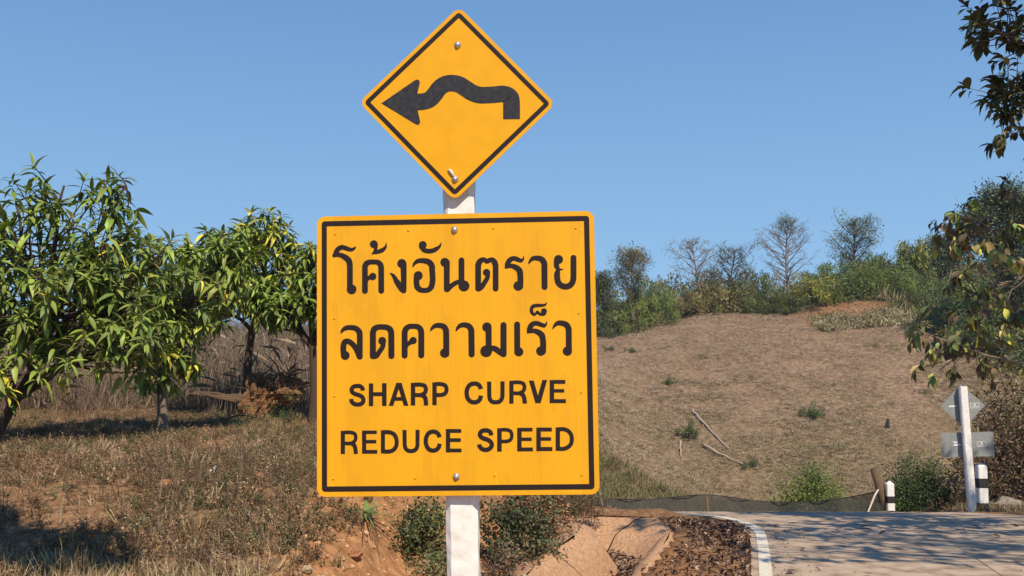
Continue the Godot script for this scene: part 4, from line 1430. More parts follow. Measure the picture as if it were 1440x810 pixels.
# a mound of leaf clumps in a rough dome; returns transforms for one shrub of unit size
func shrub_clumps(n: int, flat: float, top_heavy: float, size: float) -> Array:
	var out := []
	for i in n:
		var v := ball()
		v = v.normalized() * pow(v.length(), 0.6)
		v.y = absf(v.y) * flat + rr(0.0, 0.12)
		var lump := 1.0 + 0.95 * wob.get_noise_3d(v.x * 3.0 + size * 31.0, v.y * 3.0 + n, v.z * 3.0)
		if rng.randf() < 0.07:
			lump *= rr(1.05, 1.45)
		v *= lump
		out.append(Transform3D(Basis.from_euler(Vector3(rr(-0.5, 0.5), rng.randf() * TAU, rr(-0.5, 0.5))).scaled(Vector3.ONE * rr(0.16, 0.34) * size * (1.0 + top_heavy * v.y)), v))
	return out


func make_shrub(called: String, at: Vector3, size: Vector3, n: int, mesh: Mesh, cols: Array, label: String, group := "", clump := 1.0, category := "shrub") -> Node3D:
	var t := thing(called, at, label, category, group)
	var st := begin()
	for k in 5:
		var a := TAU * k / 5.0 + rr(-0.4, 0.4)
		var tip := Vector3(cos(a) * 0.55 * size.x, size.y * rr(0.5, 0.8), sin(a) * 0.55 * size.z)
		tube(st, [Vector3(0, -0.05, 0), tip * 0.5 + Vector3(0, 0.08, 0), tip], [0.018 * size.y + 0.006, 0.012 * size.y + 0.004, 0.006], 5, false)
	obj("stems", done(st), M.bark, t)
	var xf := shrub_clumps(n, 1.0, 0.0, clump)
	var tint := []
	for i in xf.size():
		xf[i] = Transform3D(xf[i].basis.scaled(Vector3.ONE * (size.x + size.y) * 0.5), xf[i].origin * size)
		tint.append(pick(cols))
	multi("foliage", mesh, M.leaf, xf, tint, t, "stuff")
	return t


# ------------------------------------------------------------------ hilltop

# a tree with a crooked leader and side limbs that fork twice into fine twigs
func slim_tree(x: float, d: float, label: String, spec: Dictionary) -> Node3D:
	var t := thing("hilltop_tree", on_ground(x, d), label, "tree", "trees along the hilltop")
	var h: float = spec.h
	var pts := []
	var rad := []
	for i in 10:
		var f := i / 9.0
		pts.append(Vector3(spec.get("lean", 0.0) * f * f + 0.10 * sin(f * 6.0 + x), h * 0.97 * f, 0.08 * sin(f * 5.0 + d)) + ball() * 0.04)
		rad.append(lerpf(spec.r, 0.018, pow(f, 0.8)))
	var st := begin()
	tube(st, pts, rad, 8)
	obj("trunk", done(st, true), spec.bark, t)
	var limbs := begin()
	var twigs := begin()
	var leaves := []
	for k in spec.limbs:
		var f: float = lerpf(spec.from, 0.97, (k + rr(0.0, 0.9)) / spec.limbs)
		var u: float = (f - spec.from) / (1.0 - spec.from)
		# how far limbs reach at this height: a dome whose widest place is set by «round»
		var w: float = spec.reach * pow(maxf(sin(PI * clampf(lerpf(spec.get("low", 0.28), 1.0, u), 0.0, 0.97)), 0.12), spec.round) * rr(0.55, 1.1)
		var at: Vector3 = (pts[int(f * 9.0)] as Vector3).lerp(pts[mini(int(f * 9.0) + 1, 9)], f * 9.0 - int(f * 9.0))
		var a: float = k * 2.4 + rr(-0.5, 0.5)
		var out := Vector3(cos(a), 0, sin(a) * 0.8)
		var end := at + out * w + Vector3(0, w * spec.get("steep", 0.6) * rr(0.6, 1.2), 0)
		var mid := at.lerp(end, 0.5) + Vector3(0, -0.08 * w, 0) + ball() * 0.12 * w
		var lp := []
		var lr := []
		for i in 6:
			lp.append(bez(at, mid, end, i / 5.0) + ball() * 0.03 * w)
			lr.append(lerpf(spec.r * 0.42 * (1.1 - 0.6 * f), 0.010, i / 5.0))
		tube(limbs, lp, lr, 5)
		for j in 7:
			var g := rr(0.3, 1.0) if j else 1.0
			var from: Vector3 = lp[int(g * 5.0)]
			var tip := from + (out * 0.6 + ball() + Vector3(0, 0.45, 0)).normalized() * w * rr(0.22, 0.46)
			var bend := from.lerp(tip, 0.5) + ball() * 0.06
			tube(twigs, [from, bend, tip], [0.013, 0.010, 0.006], 3, false)
			for q in 5:
				var s0 := from.lerp(tip, rr(0.3, 1.0))
				var s1 := s0 + (ball() + Vector3(0, 0.3, 0)).normalized() * rr(0.15, 0.40)
				tube(twigs, [s0, s1], [0.008, 0.004], 3, false)
			if rng.randf() < spec.leafy:
				var cols: Array = spec.cols
				if spec.has("cols2") and rng.randf() < spec.share2:
					cols = spec.cols2
				whorl(leaves, tip + ball() * 0.1, Vector3.UP + ball(), 1, spec.size * rr(0.7, 1.2), 0.1, cols)
	obj("limbs", done(limbs), spec.bark, t)
	tag(obj("twigs", done(twigs), spec.bark, t), "", "", "", "stuff")
	if leaves.size():
		hang_leaves(t, leaves, spec.meshes, M.leaf, 0, "crown")
	return t


func build_ridge() -> void:
	leaf_meshes.fine = clump_mesh(46, 0.24, 14, 0.5)
	leaf_meshes.fine_b = clump_mesh(40, 0.30, 15, 0.42)
	leaf_meshes.puff = puff_mesh(120, 0.26, 17)
	leaf_meshes.puff_b = puff_mesh(90, 0.34, 18)
	leaf_meshes.sparse = clump_mesh(16, 0.26, 16, 0.5)
	var fine := [leaf_meshes.fine, leaf_meshes.fine_b]
	# --- trees one can tell apart
	var t := slim_tree(6.15, 72.0, "small dark round-crowned hilltop tree with thin trunk, touching the sign's edge", {"h": 4.5, "from": 0.42, "limbs": 26, "reach": 0.95, "round": 1.0, "r": 0.09, "bark": M.pale_bark, "leafy": 1.0, "cols": HILL_DARK, "meshes": fine, "size": 0.62})
	t = slim_tree(8.2, 72.5, "slender olive tree with a tall pale bare trunk and a ragged upright crown", {"h": 5.7, "from": 0.42, "low": 0.15, "limbs": 34, "reach": 1.35, "round": 0.9, "r": 0.11, "bark": M.pale_bark, "leafy": 0.95, "cols": HILL_TAN, "cols2": HILL_DARK, "share2": 0.6, "meshes": fine, "size": 0.58, "steep": 0.9})
	t = slim_tree(13.5, 76.0, "half-bare tree with fine grey twigs, left of a bushier forked one", {"h": 5.6, "from": 0.30, "limbs": 26, "reach": 2.0, "round": 0.75, "r": 0.12, "bark": M.pale_bark, "leafy": 0.16, "cols": HILL_TAN, "cols2": HILL_DARK, "share2": 0.6, "meshes": [leaf_meshes.sparse], "size": 0.5, "steep": 0.8, "lean": -0.6})
	t = slim_tree(15.6, 76.5, "forked dark-leaved hilltop tree standing between two bare trees", {"h": 5.0, "from": 0.22, "limbs": 30, "reach": 1.9, "round": 0.7, "r": 0.12, "bark": M.bark, "leafy": 0.55, "cols": HILL_DARK, "cols2": HILL_GREEN, "share2": 0.3, "meshes": [leaf_meshes.fine, leaf_meshes.sparse], "size": 0.52, "steep": 0.8, "lean": 0.5})
	t = slim_tree(20.3, 78.0, "bare grey wide-branching tree with a tuft of green at its very top", {"h": 7.2, "from": 0.26, "low": 0.12, "limbs": 44, "reach": 2.3, "round": 0.8, "r": 0.14, "bark": M.pale_bark, "leafy": 0.0, "cols": HILL_TAN, "meshes": [leaf_meshes.sparse], "size": 0.4, "steep": 0.75})
	var tuft := []
	for k in 46:
		whorl(tuft, Vector3(0.0, 6.75, 0) + ball() * Vector3(0.72, 0.72, 0.7), Vector3.UP + ball(), 1, 0.42, 0.1, HILL_DARK)
	hang_leaves(t, tuft, [leaf_meshes.fine], M.leaf, 0, "crown_tuft")
	t = slim_tree(26.6, 82.0, "open leafy tree above the clay patch, sky showing through it", {"h": 6.0, "from": 0.2, "low": 0.15, "limbs": 40, "reach": 1.9, "round": 0.6, "r": 0.14, "bark": M.bark, "leafy": 0.7, "cols": HILL_DARK, "cols2": HILL_GREEN, "share2": 0.5, "meshes": [leaf_meshes.fine_b, leaf_meshes.sparse], "size": 0.62, "steep": 0.9})
	var p := Vector3.ZERO
	p = on_ground(36.8, 90.0)
	t = thing("hilltop_tree", p, "dense dark dome-shaped tree on the skyline right of the yellow-green bamboo", "tree", "trees along the hilltop")
	leafy_tree(t, {"trunk": [Vector3(0.0, 0, 0), Vector3(0.0, 0.8, 0), Vector3(0.05, 1.6, 0), Vector3(0.05, 2.2, 0)], "r0": 0.2, "r1": 0.12, "bark": M.bark, "twig": 0.02,
		"lobes": [[Vector3(0.0, 3.4, 0), Vector3(1.3, 1.1, 1.0), 44, 1.0], [Vector3(-0.9, 2.8, 0), Vector3(0.9, 0.9, 0.8), 26, 0.9], [Vector3(1.0, 2.9, 0), Vector3(1.0, 0.9, 0.8), 28, 0.9], [Vector3(0.1, 2.0, 0.3), Vector3(1.5, 0.9, 0.8), 26, 0.8]],
		"per": 2, "leaf": 0.8, "sag": 0.1, "cols": HILL_DARK, "meshes": fine, "parts": 0})
	p = on_ground(28.9, 62.0)
	t = thing("hilltop_tree", p, "tall dark blue-green tree behind the roadside tree's leaves", "tree", "trees along the hilltop")
	t.scale = Vector3.ONE * 1.08
	leafy_tree(t, {"trunk": [Vector3(0.6, 0, 0), Vector3(0.5, 2.5, 0), Vector3(0.4, 5.0, 0), Vector3(0.3, 7.0, 0)], "r0": 0.26, "r1": 0.14, "bark": M.bark, "twig": 0.02, "rise": 0.4, "dense": 2.0, "limb": 0.6, "limb_end": 0.15,
		"lobes": [[Vector3(0.2, 8.6, 0), Vector3(1.3, 0.6, 1.0), 34, 1.0], [Vector3(-1.1, 7.6, 0), Vector3(1.2, 0.42, 0.9), 26, 0.95], [Vector3(1.4, 7.7, 0), Vector3(1.3, 0.6, 0.9), 30, 0.95], [Vector3(-0.4, 6.6, 0), Vector3(1.2, 0.5, 0.9), 26, 0.85], [Vector3(1.4, 6.2, 0), Vector3(1.3, 0.7, 0.9), 28, 0.8], [Vector3(0.4, 5.0, 0), Vector3(1.3, 0.8, 0.9), 26, 0.6], [Vector3(0.5, 3.6, 0), Vector3(1.4, 0.8, 0.9), 24, 0.5]],
		"per": 2, "leaf": 0.7, "sag": 0.15, "cols": HILL_DARK, "meshes": fine, "parts": 0})
	# bamboo: feathery canes
	for b in [[32.6, 86.0, 4.6, 22, "yellow-green bamboo clump on the skyline between two dark trees", HILL_YELLOW], [30.4, 84.0, 3.0, 9, "few arching grey-green bamboo canes leaning out left of the yellow-green clump", HILL_DARK], [40.3, 88.0, 5.4, 18, "feathery olive bamboo clump behind the roadside tree's hanging leaves", HILL_GREEN], [35.8, 76.0, 3.4, 18, "bright yellow-green bamboo low on the slope under the dark dome tree", HILL_YELLOW]]:
		p = on_ground(b[0], b[1])
		t = thing("bamboo", p, b[4], "bamboo", "bamboo clumps on the hilltop")
		var st := begin()
		var lv := []
		for k in b[3]:
			var a := rng.randf() * TAU
			var o := Vector3(cos(a), 0, sin(a))
			var h: float = b[2] * rr(0.6, 1.0)
			var root := o * rr(0.0, 0.5)
			var lean: float = (1.0 if b[3] > 10 else 1.7) * rr(0.3, 1.0)
			var tip := root + o * lean + Vector3(-0.8 if b[3] < 10 else 0.0, h, 0)
			var mid := root + Vector3(0, h * 0.7, 0) + o * lean * 0.25
			var pts := []
			for i in 6:
				pts.append(bez(root, mid, tip, i / 5.0))
			tube(st, pts, [0.04, 0.036, 0.03, 0.024, 0.018, 0.01], 5, false)
			for i in 9:
				var q := bez(root, mid, tip, rr(0.35, 1.0)) + ball() * 0.22
				whorl(lv, q, o + Vector3(0, -0.4, 0), 1, 0.75, 0.3, b[5])
		obj("canes", done(st), M.pale_bark, t)
		hang_leaves(t, lv, [leaf_meshes.feather], M.leaf, 0)
	# --- shrubs along the top: one of each kind, then copies
	var kinds := [
		["green shrub", HILL_GREEN, leaf_meshes.puff, 34], ["dark green shrub", HILL_DARK, leaf_meshes.puff, 34], ["yellow-green shrub", HILL_YELLOW, leaf_meshes.puff, 30], ["dry tan shrub", HILL_TAN, leaf_meshes.puff_b, 30], ["feathery shrub", HILL_GREEN, leaf_meshes.feather, 60]]
	var protos := []
	var spots := []
	var marks := [[7.2, "beside the dark round tree"], [11.0, "near the slender pale-trunked tree"], [14.6, "under the half-bare twiggy tree"], [17.8, "under the forked dark-leaved tree"], [22.5, "at the foot of the bare grey tree"], [28.5, "under the open leafy tree"], [34.0, "below the yellow-green bamboo"], [60.0, "below the tall blue-green tree"]]
	for i in 30:
		var x := lerpf(5.2, 30.5, i / 29.0) + rr(-0.3, 0.3)
		spots.append([x, rr(75.4, 76.6) - (2.6 if x < 11.0 else 0.0) - (1.2 if x < 7.4 else 0.0), rr(1.0, 1.8), rr(1.2, 2.4) * (1.0 if x < 19.0 else 0.8), "front row"])
	for i in 24:
		var x := lerpf(5.0, 31.0, i / 23.0) + rr(-0.4, 0.4)
		spots.append([x, rr(78.0, 81.5), rr(1.3, 2.2), rr(2.1, 3.3) * (1.0 if x < 19.0 else 0.78), "back row"])
	for i in 110:
		var d := rr(53.0, 92.0)
		var edge := 26.9 - 0.03 * (d - 55.0)
		var x := edge + 0.6 + pow(rng.randf(), 1.1) * 20.0
		spots.append([x, d, rr(1.2, 2.2), rr(1.3, 2.8), "slope"])
	for i in spots.size():
		var s: Array = spots[i]
		var roll := rng.randf()
		var kind := 0 if roll < 0.44 else 1 if roll < 0.62 else 2 if roll < 0.76 else 3 if roll < 0.86 else 4
		if s[0] < 19.0:
			kind = 0 if roll < 0.45 else 1 if roll < 0.7 else 2 if roll < 0.85 else 3
		var k: Array = kinds[kind]
		var where := ""
		for m in marks:
			if s[0] < m[0]:
				where = m[1]
				break
		var label: String = k[0] + (" in the hilltop growth's front, " if s[4] == "front row" else " in the hilltop growth's back, " if s[4] == "back row" else " on the overgrown right slope, ") + where
		if s[4] == "slope":
			where = "low by the brown field's edge" if s[1] < 68 else "half way up" if s[1] < 80 else "near the skyline"
			var part := "left edge" if s[0] - edge_x(s[1]) < 5.0 else "middle" if s[0] - edge_x(s[1]) < 11.0 else "right end"
			label = ("big " if s[3] > 2.2 else "small " if s[3] < 1.7 else "") + k[0] + " on the overgrown slope's " + part + ", " + where
		var at := on_ground(s[0], s[1], 0.1)
		var o: Node3D = null
		if protos.size() <= kind or protos[kind] == null:
			while protos.size() <= kind:
				protos.append(null)
			o = make_shrub("hill_shrub", at, Vector3.ONE, k[3], k[2], k[1], label, "shrubs in the growth along the hilltop")
			protos[kind] = o
		else:
			o = protos[kind].duplicate()
			o.name = "hill_shrub"
			add_child(o, true)
			o.set_meta("label", label)
		o.position = at
		o.rotation.y = rng.randf() * TAU
		o.scale = Vector3(s[2], s[3], s[2])
	# reeds and tall grass between them
	var xf := []
	var cols := []
	for i in 9000:
		var d := rr(52.0, 92.0)
		var x := rr(4.5, 48.0)
		var edge := 26.6 - 0.03 * (d - 55.0)
		if x < edge and d < 76.2 - (2.0 if x < 10.0 else 0.0):
			continue
		var h := rr(0.5, 1.5)
		xf.append(Transform3D(Basis.from_euler(Vector3(rr(-0.15, 0.15), rng.randf() * TAU, rr(-0.15, 0.15))).scaled(Vector3(h * 0.9, h, h * 0.9)), Vector3(x, ground_y(x, -d) - 0.05, -d)))
		cols.append(pick([[Color(0.26, 0.21, 0.11), 4.0], [Color(0.17, 0.17, 0.07), 3.0], [Color(0.10, 0.13, 0.05), 2.0], [Color(0.34, 0.28, 0.16), 2.0]]))
	tag(multi("hilltop_grass", tuft_mesh(14, 0.45, 0.03, 0.5, 31), M.grass, xf, cols), "tall tan and green grass growing among the hilltop shrubs", "grass")


func edge_x(d: float) -> float:
	return 26.9 - 0.03 * (d - 55.0)


func build_hill_bits() -> void:
	# lone shrubs on the mown slope
	var n := 0
	for s in [[14.35, 51.0, 0.62, 0.6, "small dark green shrub alone low on the mown hillside, the biggest there"], [7.95, 48.6, 0.42, 0.85, "pointed little green shrub beside the fallen branches on the hillside"], [8.35, 57.0, 0.45, 0.4, "small green tuft in the left middle of the mown hillside"], [6.0, 65.5, 0.5, 0.3, "tiny dark tuft high on the hillside touching the sign's edge"], [7.2, 64.6, 0.5, 0.3, "tiny dark tuft high on the hillside, a step right of the sign"], [10.15, 45.3, 0.5, 0.38, "low olive tuft at the right end of the fallen branches"], [21.0, 54.5, 0.5, 0.26, "low dull olive tuft on the hillside right of the burnt stump"]]:
		make_shrub("small_shrub", on_ground(s[0], s[1]), Vector3(s[2], s[3], s[2]), 26, leaf_meshes.puff_b, BUSH_GREEN if n < 3 else HILL_DARK, s[4], "small shrubs on the mown hillside")
		n += 1
	# fallen branches
	for b in [[[8.75, 52.2, 9.0, 50.5, 9.25, 48.8, 9.5, 47.2], 0.055, "thin pale fallen branch lying upper on the hillside"], [[8.4, 47.6, 8.9, 46.7, 9.3, 46.0, 9.7, 45.4], 0.06, "thicker pale fallen branch lying below the other on the hillside"], [[7.5, 47.9, 7.35, 47.0, 7.2, 46.2], 0.05, "short pale stick lying left of the pointed little shrub"]]:
		var pts := []
		for i in b[0].size() / 2:
			var x: float = b[0][i * 2]
			var d: float = b[0][i * 2 + 1]
			pts.append(Vector3(x, ground_y(x, -d) + 0.12, -d))
		pts = smooth3(pts, 4)
		var r := []
		for i in pts.size():
			r.append(b[1] * lerpf(1.0, 0.45, float(i) / pts.size()) * rr(0.85, 1.15))
			pts[i] += ball() * 0.05
		var st := begin()
		tube(st, pts, r, 6)
		tag(obj("fallen_branch", done(st, true), M.fallen), b[2], "branch")
	# burnt stump
	var st := begin()
	var bp := on_ground(17.3, 49.6)
	tube(st, [bp, bp + Vector3(0.02, 0.25, 0), bp + Vector3(0.06, 0.5, 0)], [0.12, 0.10, 0.05], 7)
	tag(obj("burnt_stump", done(st), M.band), "small black burnt stump on the mown hillside", "stump")


# ------------------------------------------------------------------ verge plants

func build_verge_plants() -> void:
	var fine: Mesh = leaf_meshes.fine
	var mid: Mesh = leaf_meshes.clump_b
	make_shrub("leafy_bush", Vector3(-0.74, 0.16, -9.1), Vector3(0.27, 0.58, 0.26), 130, mid, BUSH_OLIVE, "green small-leaved bush under the sign, left of the white post", "bushes under the sign", 0.8)
	make_shrub("leafy_bush", Vector3(-0.56, 0.03, -8.4), Vector3(0.24, 0.36, 0.24), 70, mid, BUSH_OLIVE, "low dark bush at the foot of the white post's left side", "bushes under the sign", 0.8)
	make_shrub("leafy_bush", Vector3(0.02, 0.12, -9.9), Vector3(0.36, 0.58, 0.34), 150, mid, [[Color(0.05, 0.07, 0.028), 4.0], [Color(0.085, 0.10, 0.04), 3.0], [Color(0.13, 0.12, 0.06), 1.5]], "dark dense bush under the sign, right of the white post", "bushes under the sign", 0.8)
	make_shrub("leafy_bush", Vector3(-0.12, 0.0, -8.7), Vector3(0.24, 0.32, 0.22), 80, mid, DRY, "low brown-leaved bush at the foot of the white post's right side", "bushes under the sign", 0.8)
	make_shrub("dry_weed_bush", Vector3(0.25, 0.16, -11.6), Vector3(0.34, 0.5, 0.3), 120, mid, [[Color(0.34, 0.17, 0.085), 4.0], [Color(0.22, 0.12, 0.06), 3.0], [Color(0.40, 0.24, 0.13), 2.0]], "rusty orange dead-leaved bush under the sign's right half", "", 0.8)
	make_shrub("dry_weed_bush", Vector3(0.62, 0.08, -13.4), Vector3(0.46, 0.34, 0.3), 110, leaf_meshes.feather, DRY, "grey-brown dry weeds below the sign's lower right corner", "", 0.8)
	make_shrub("leafy_bush", Vector3(0.58, 0.2, -12.6), Vector3(0.24, 0.14, 0.2), 26, mid, BUSH_OLIVE, "patch of low green weeds beside the channel's raised nose", "bushes under the sign", 0.8)
	# strap-leaved plants
	for s in [[-1.20, 8.75, 0.30, 44, "strap-leaved bright green plant on the lip of the clay cut", BUSH_LIME], [-2.0, 10.4, 0.30, 16, "dark green strap-leaved tuft in the dry weeds left of the sign", BUSH_GREEN], [-1.45, 9.2, 0.16, 12, "small green tuft left of the strap-leaved plant on the clay lip", BUSH_LIME], [-2.55, 11.6, 0.24, 3, "single upright green blade among the dry weeds", BUSH_LIME]]:
		var p := on_ground(s[0], s[1], 0.02)
		var t := thing("strap_plant", p, s[4], "plant", "strap-leaved plants on the bank")
		for k in s[3]:
			var a: float = TAU * k / s[3] + rr(-0.4, 0.4)
			var d := Vector3(cos(a), rr(0.5, 1.9), sin(a))
			var l: float = s[2] * rr(0.45, 1.1)
			var m: StandardMaterial3D = M["strap_%d" % (k % 2)] if M.has("strap_%d" % (k % 2)) else null
			if m == null:
				m = M.leaf.duplicate()
				m.vertex_color_use_as_albedo = false
				m.albedo_color = lin(0.16, 0.23, 0.05) if k % 2 == 0 else lin(0.10, 0.155, 0.035)
				M["strap_%d" % (k % 2)] = m
			obj("leaf", leaf_meshes.strap, m, t).transform = Transform3D(along(d, Vector3.UP + ball() * 0.2, Vector3(l * (1.3 if k % 3 else 1.0), l, l)), Vector3(cos(a), 0, sin(a)) * 0.02)
	# plants by the stump and the trees
	make_shrub("leafy_bush", on_ground(-4.35, 17.6), Vector3(0.35, 0.3, 0.3), 40, fine, BUSH_GREEN, "low green weeds in front of the uprooted stump", "", 0.8)
	make_shrub("leafy_bush", on_ground(-3.8, 18.2), Vector3(0.3, 0.42, 0.3), 36, fine, BUSH_GREEN, "green weeds right of the uprooted stump's root ball", "", 0.8)
	# beyond the bend
	make_shrub("lime_bush", Vector3(5.85, -1.05, -21.0), Vector3(0.66, 0.95, 0.55), 460, leaf_meshes.fine_b, BUSH_LIME, "round lime green bush behind the dark netting", "", 0.85)
	make_shrub("dark_bush", Vector3(7.95, -1.0, -21.4), Vector3(0.62, 1.02, 0.5), 380, leaf_meshes.fine_b, BUSH_GREEN, "dark green bush just right of the small bollard", "", 0.85)
	make_shrub("dark_bush", Vector3(8.65, -0.95, -21.2), Vector3(0.42, 0.72, 0.4), 200, leaf_meshes.fine_b, BUSH_GREEN, "smaller dark bush between the big dark bush and the grey-backed sign", "", 0.85)
	make_shrub("dry_thicket", Vector3(9.3, -0.45, -19.6), Vector3(1.1, 1.9, 0.9), 420, leaf_meshes.fine, DRY, "tall brown dry thicket behind the grey-backed road sign", "", 0.7)
	make_shrub("dry_thicket", Vector3(10.2, -0.5, -18.8), Vector3(1.2, 1.5, 0.9), 320, leaf_meshes.feather, DRY, "feathery brown dry thicket at the right edge behind the bollard", "", 0.7)
	make_shrub("dry_thicket", Vector3(8.5, -0.5, -19.4), Vector3(0.6, 0.8, 0.5), 130, leaf_meshes.feather, DRY, "low tangle of dry twigs under the grey-backed sign", "", 0.7)
	make_shrub("dry_thicket", Vector3(11.6, -0.9, -23.0), Vector3(1.8, 3.0, 1.4), 420, leaf_meshes.fine_b, HILL_TAN, "big olive and tan thicket at the right edge under the roadside tree", "", 0.7)
	# drooping bright green leaves at the right edge
	var t := thing("young_tree", Vector3(9.05, -0.35, -17.6), "young tree with drooping bright green leaves at the right edge by the bollard", "tree")
	var st := begin()
	tube(st, [Vector3(0, 0, 0), Vector3(0.05, 0.7, 0), Vector3(-0.02, 1.4, 0)], [0.03, 0.022, 0.012], 6)
	obj("trunk", done(st, true), M.bark, t)
	var lv := []
	for k in 16:
		whorl(lv, Vector3(-0.28, 1.2, 0.1) + ball() * Vector3(0.42, 0.32, 0.4), Vector3(0, -0.6, 0) + ball() * 0.5, 7, 0.22, 0.8, BUSH_LIME)
	hang_leaves(t, lv, [leaf_meshes.mango, leaf_meshes.mango_b], M.leaf, 60)


func lump_mesh(r: Vector3, seed_: int, rough := 0.3, sub := 14) -> ArrayMesh:
	var n := FastNoiseLite.new()
	n.seed = seed_
	n.frequency = 1.3
	n.fractal_octaves = 4
	var st := begin()
	for i in sub:
		for k in sub * 2:
			var q := []
			for m in [[i, k], [i + 1, k], [i + 1, k + 1], [i, k + 1]]:
				var th: float = PI * m[0] / sub
				var ph: float = PI * (m[1] % (sub * 2)) / sub
				var v := Vector3(sin(th) * cos(ph), cos(th), sin(th) * sin(ph))
				q.append(v * r * (1.0 + rough * 1.6 * n.get_noise_3dv(v * 1.2)))
			quad(st, q[0], q[3], q[2], q[1])
	return done(st)


func build_stump() -> void:
	var p := on_ground(-4.55, 19.0, 0.0)
	var t := thing("uprooted_stump", p, "uprooted tree stump with orange clay root ball and splintered log on bank", "stump")
	obj("root_ball", lump_mesh(Vector3(0.27, 0.42, 0.3), 3, 0.45, 22), M.clay, t).position = Vector3(0.05, 0.30, 0.0)
	obj("root_ball", lump_mesh(Vector3(0.38, 0.24, 0.26), 7, 0.5, 20), M.clay, t).position = Vector3(0.42, 0.48, -0.05)
	var st := begin()
	for k in 9:
		var off := Vector3(0, rr(-0.08, 0.08), rr(-0.07, 0.07))
		var end := rr(0.55, 1.0)
		var pts := []
		var rad := []
		for i in 6:
			var f := i / 5.0
			pts.append(Vector3(-0.1 - 1.1 * f * end, 0.32 + 0.13 * f, 0.08) + off * (1.0 - 0.4 * f) + ball() * 0.02)
			rad.append(lerpf(rr(0.03, 0.05), 0.010, f))
		tube(st, pts, rad, 5)
	obj("log", done(st), M.wood, t)
	for k in 26:
		var o := Vector3(rr(-0.1, 0.75), rr(0.35, 0.8), rr(-0.1, 0.25))
		var d := Vector3(rr(-0.6, 1.0), rr(-0.1, 1.0), rr(-0.3, 0.6)).normalized()
		var l := rr(0.2, 0.6)
		st = begin()
		tube(st, [o, o + d * l * 0.5 + ball() * 0.06, o + d * l + ball() * 0.12], [rr(0.012, 0.028), 0.012, 0.004], 5)
		obj("root", done(st), M.bark if k % 3 else M.wood, t)


# ------------------------------------------------------------------ ground cover

func scatter(n: int, d0: float, d1: float, x_of: Callable, keep: Callable, h0: float, h1: float, wide: float, cols: Array, tilt := 0.12, power := 1.0) -> Array:
	var xf := []
	var tint := []
	for i in n:
		var d := lerpf(d0, d1, pow(rng.randf(), power))
		var x: float = x_of.call(d)
		if not keep.call(x, d):
			continue
		var h := rr(h0, h1)
		xf.append(Transform3D(Basis.from_euler(Vector3(rr(-tilt, tilt), rng.randf() * TAU, rr(-tilt, tilt))).scaled(Vector3(h * wide, h, h * wide)), Vector3(x, ground_y(x, -d) - 0.01, -d)))
		tint.append(pick(cols))
	return [xf, tint]


func on_bank(x: float, d: float) -> bool:
	var e := table(EDGE, d)
	var w := table(EDGE_WIDTH, d)
	if d < 19.0 and wob.get_noise_2d(x * 1.1 + 120.0, d * 1.1) > 0.36 and rng.randf() < 0.7:
		return false
	return x < e - w * 0.55 + 0.3 * wob_fine.get_noise_2d(x * 2.0, d * 2.0)


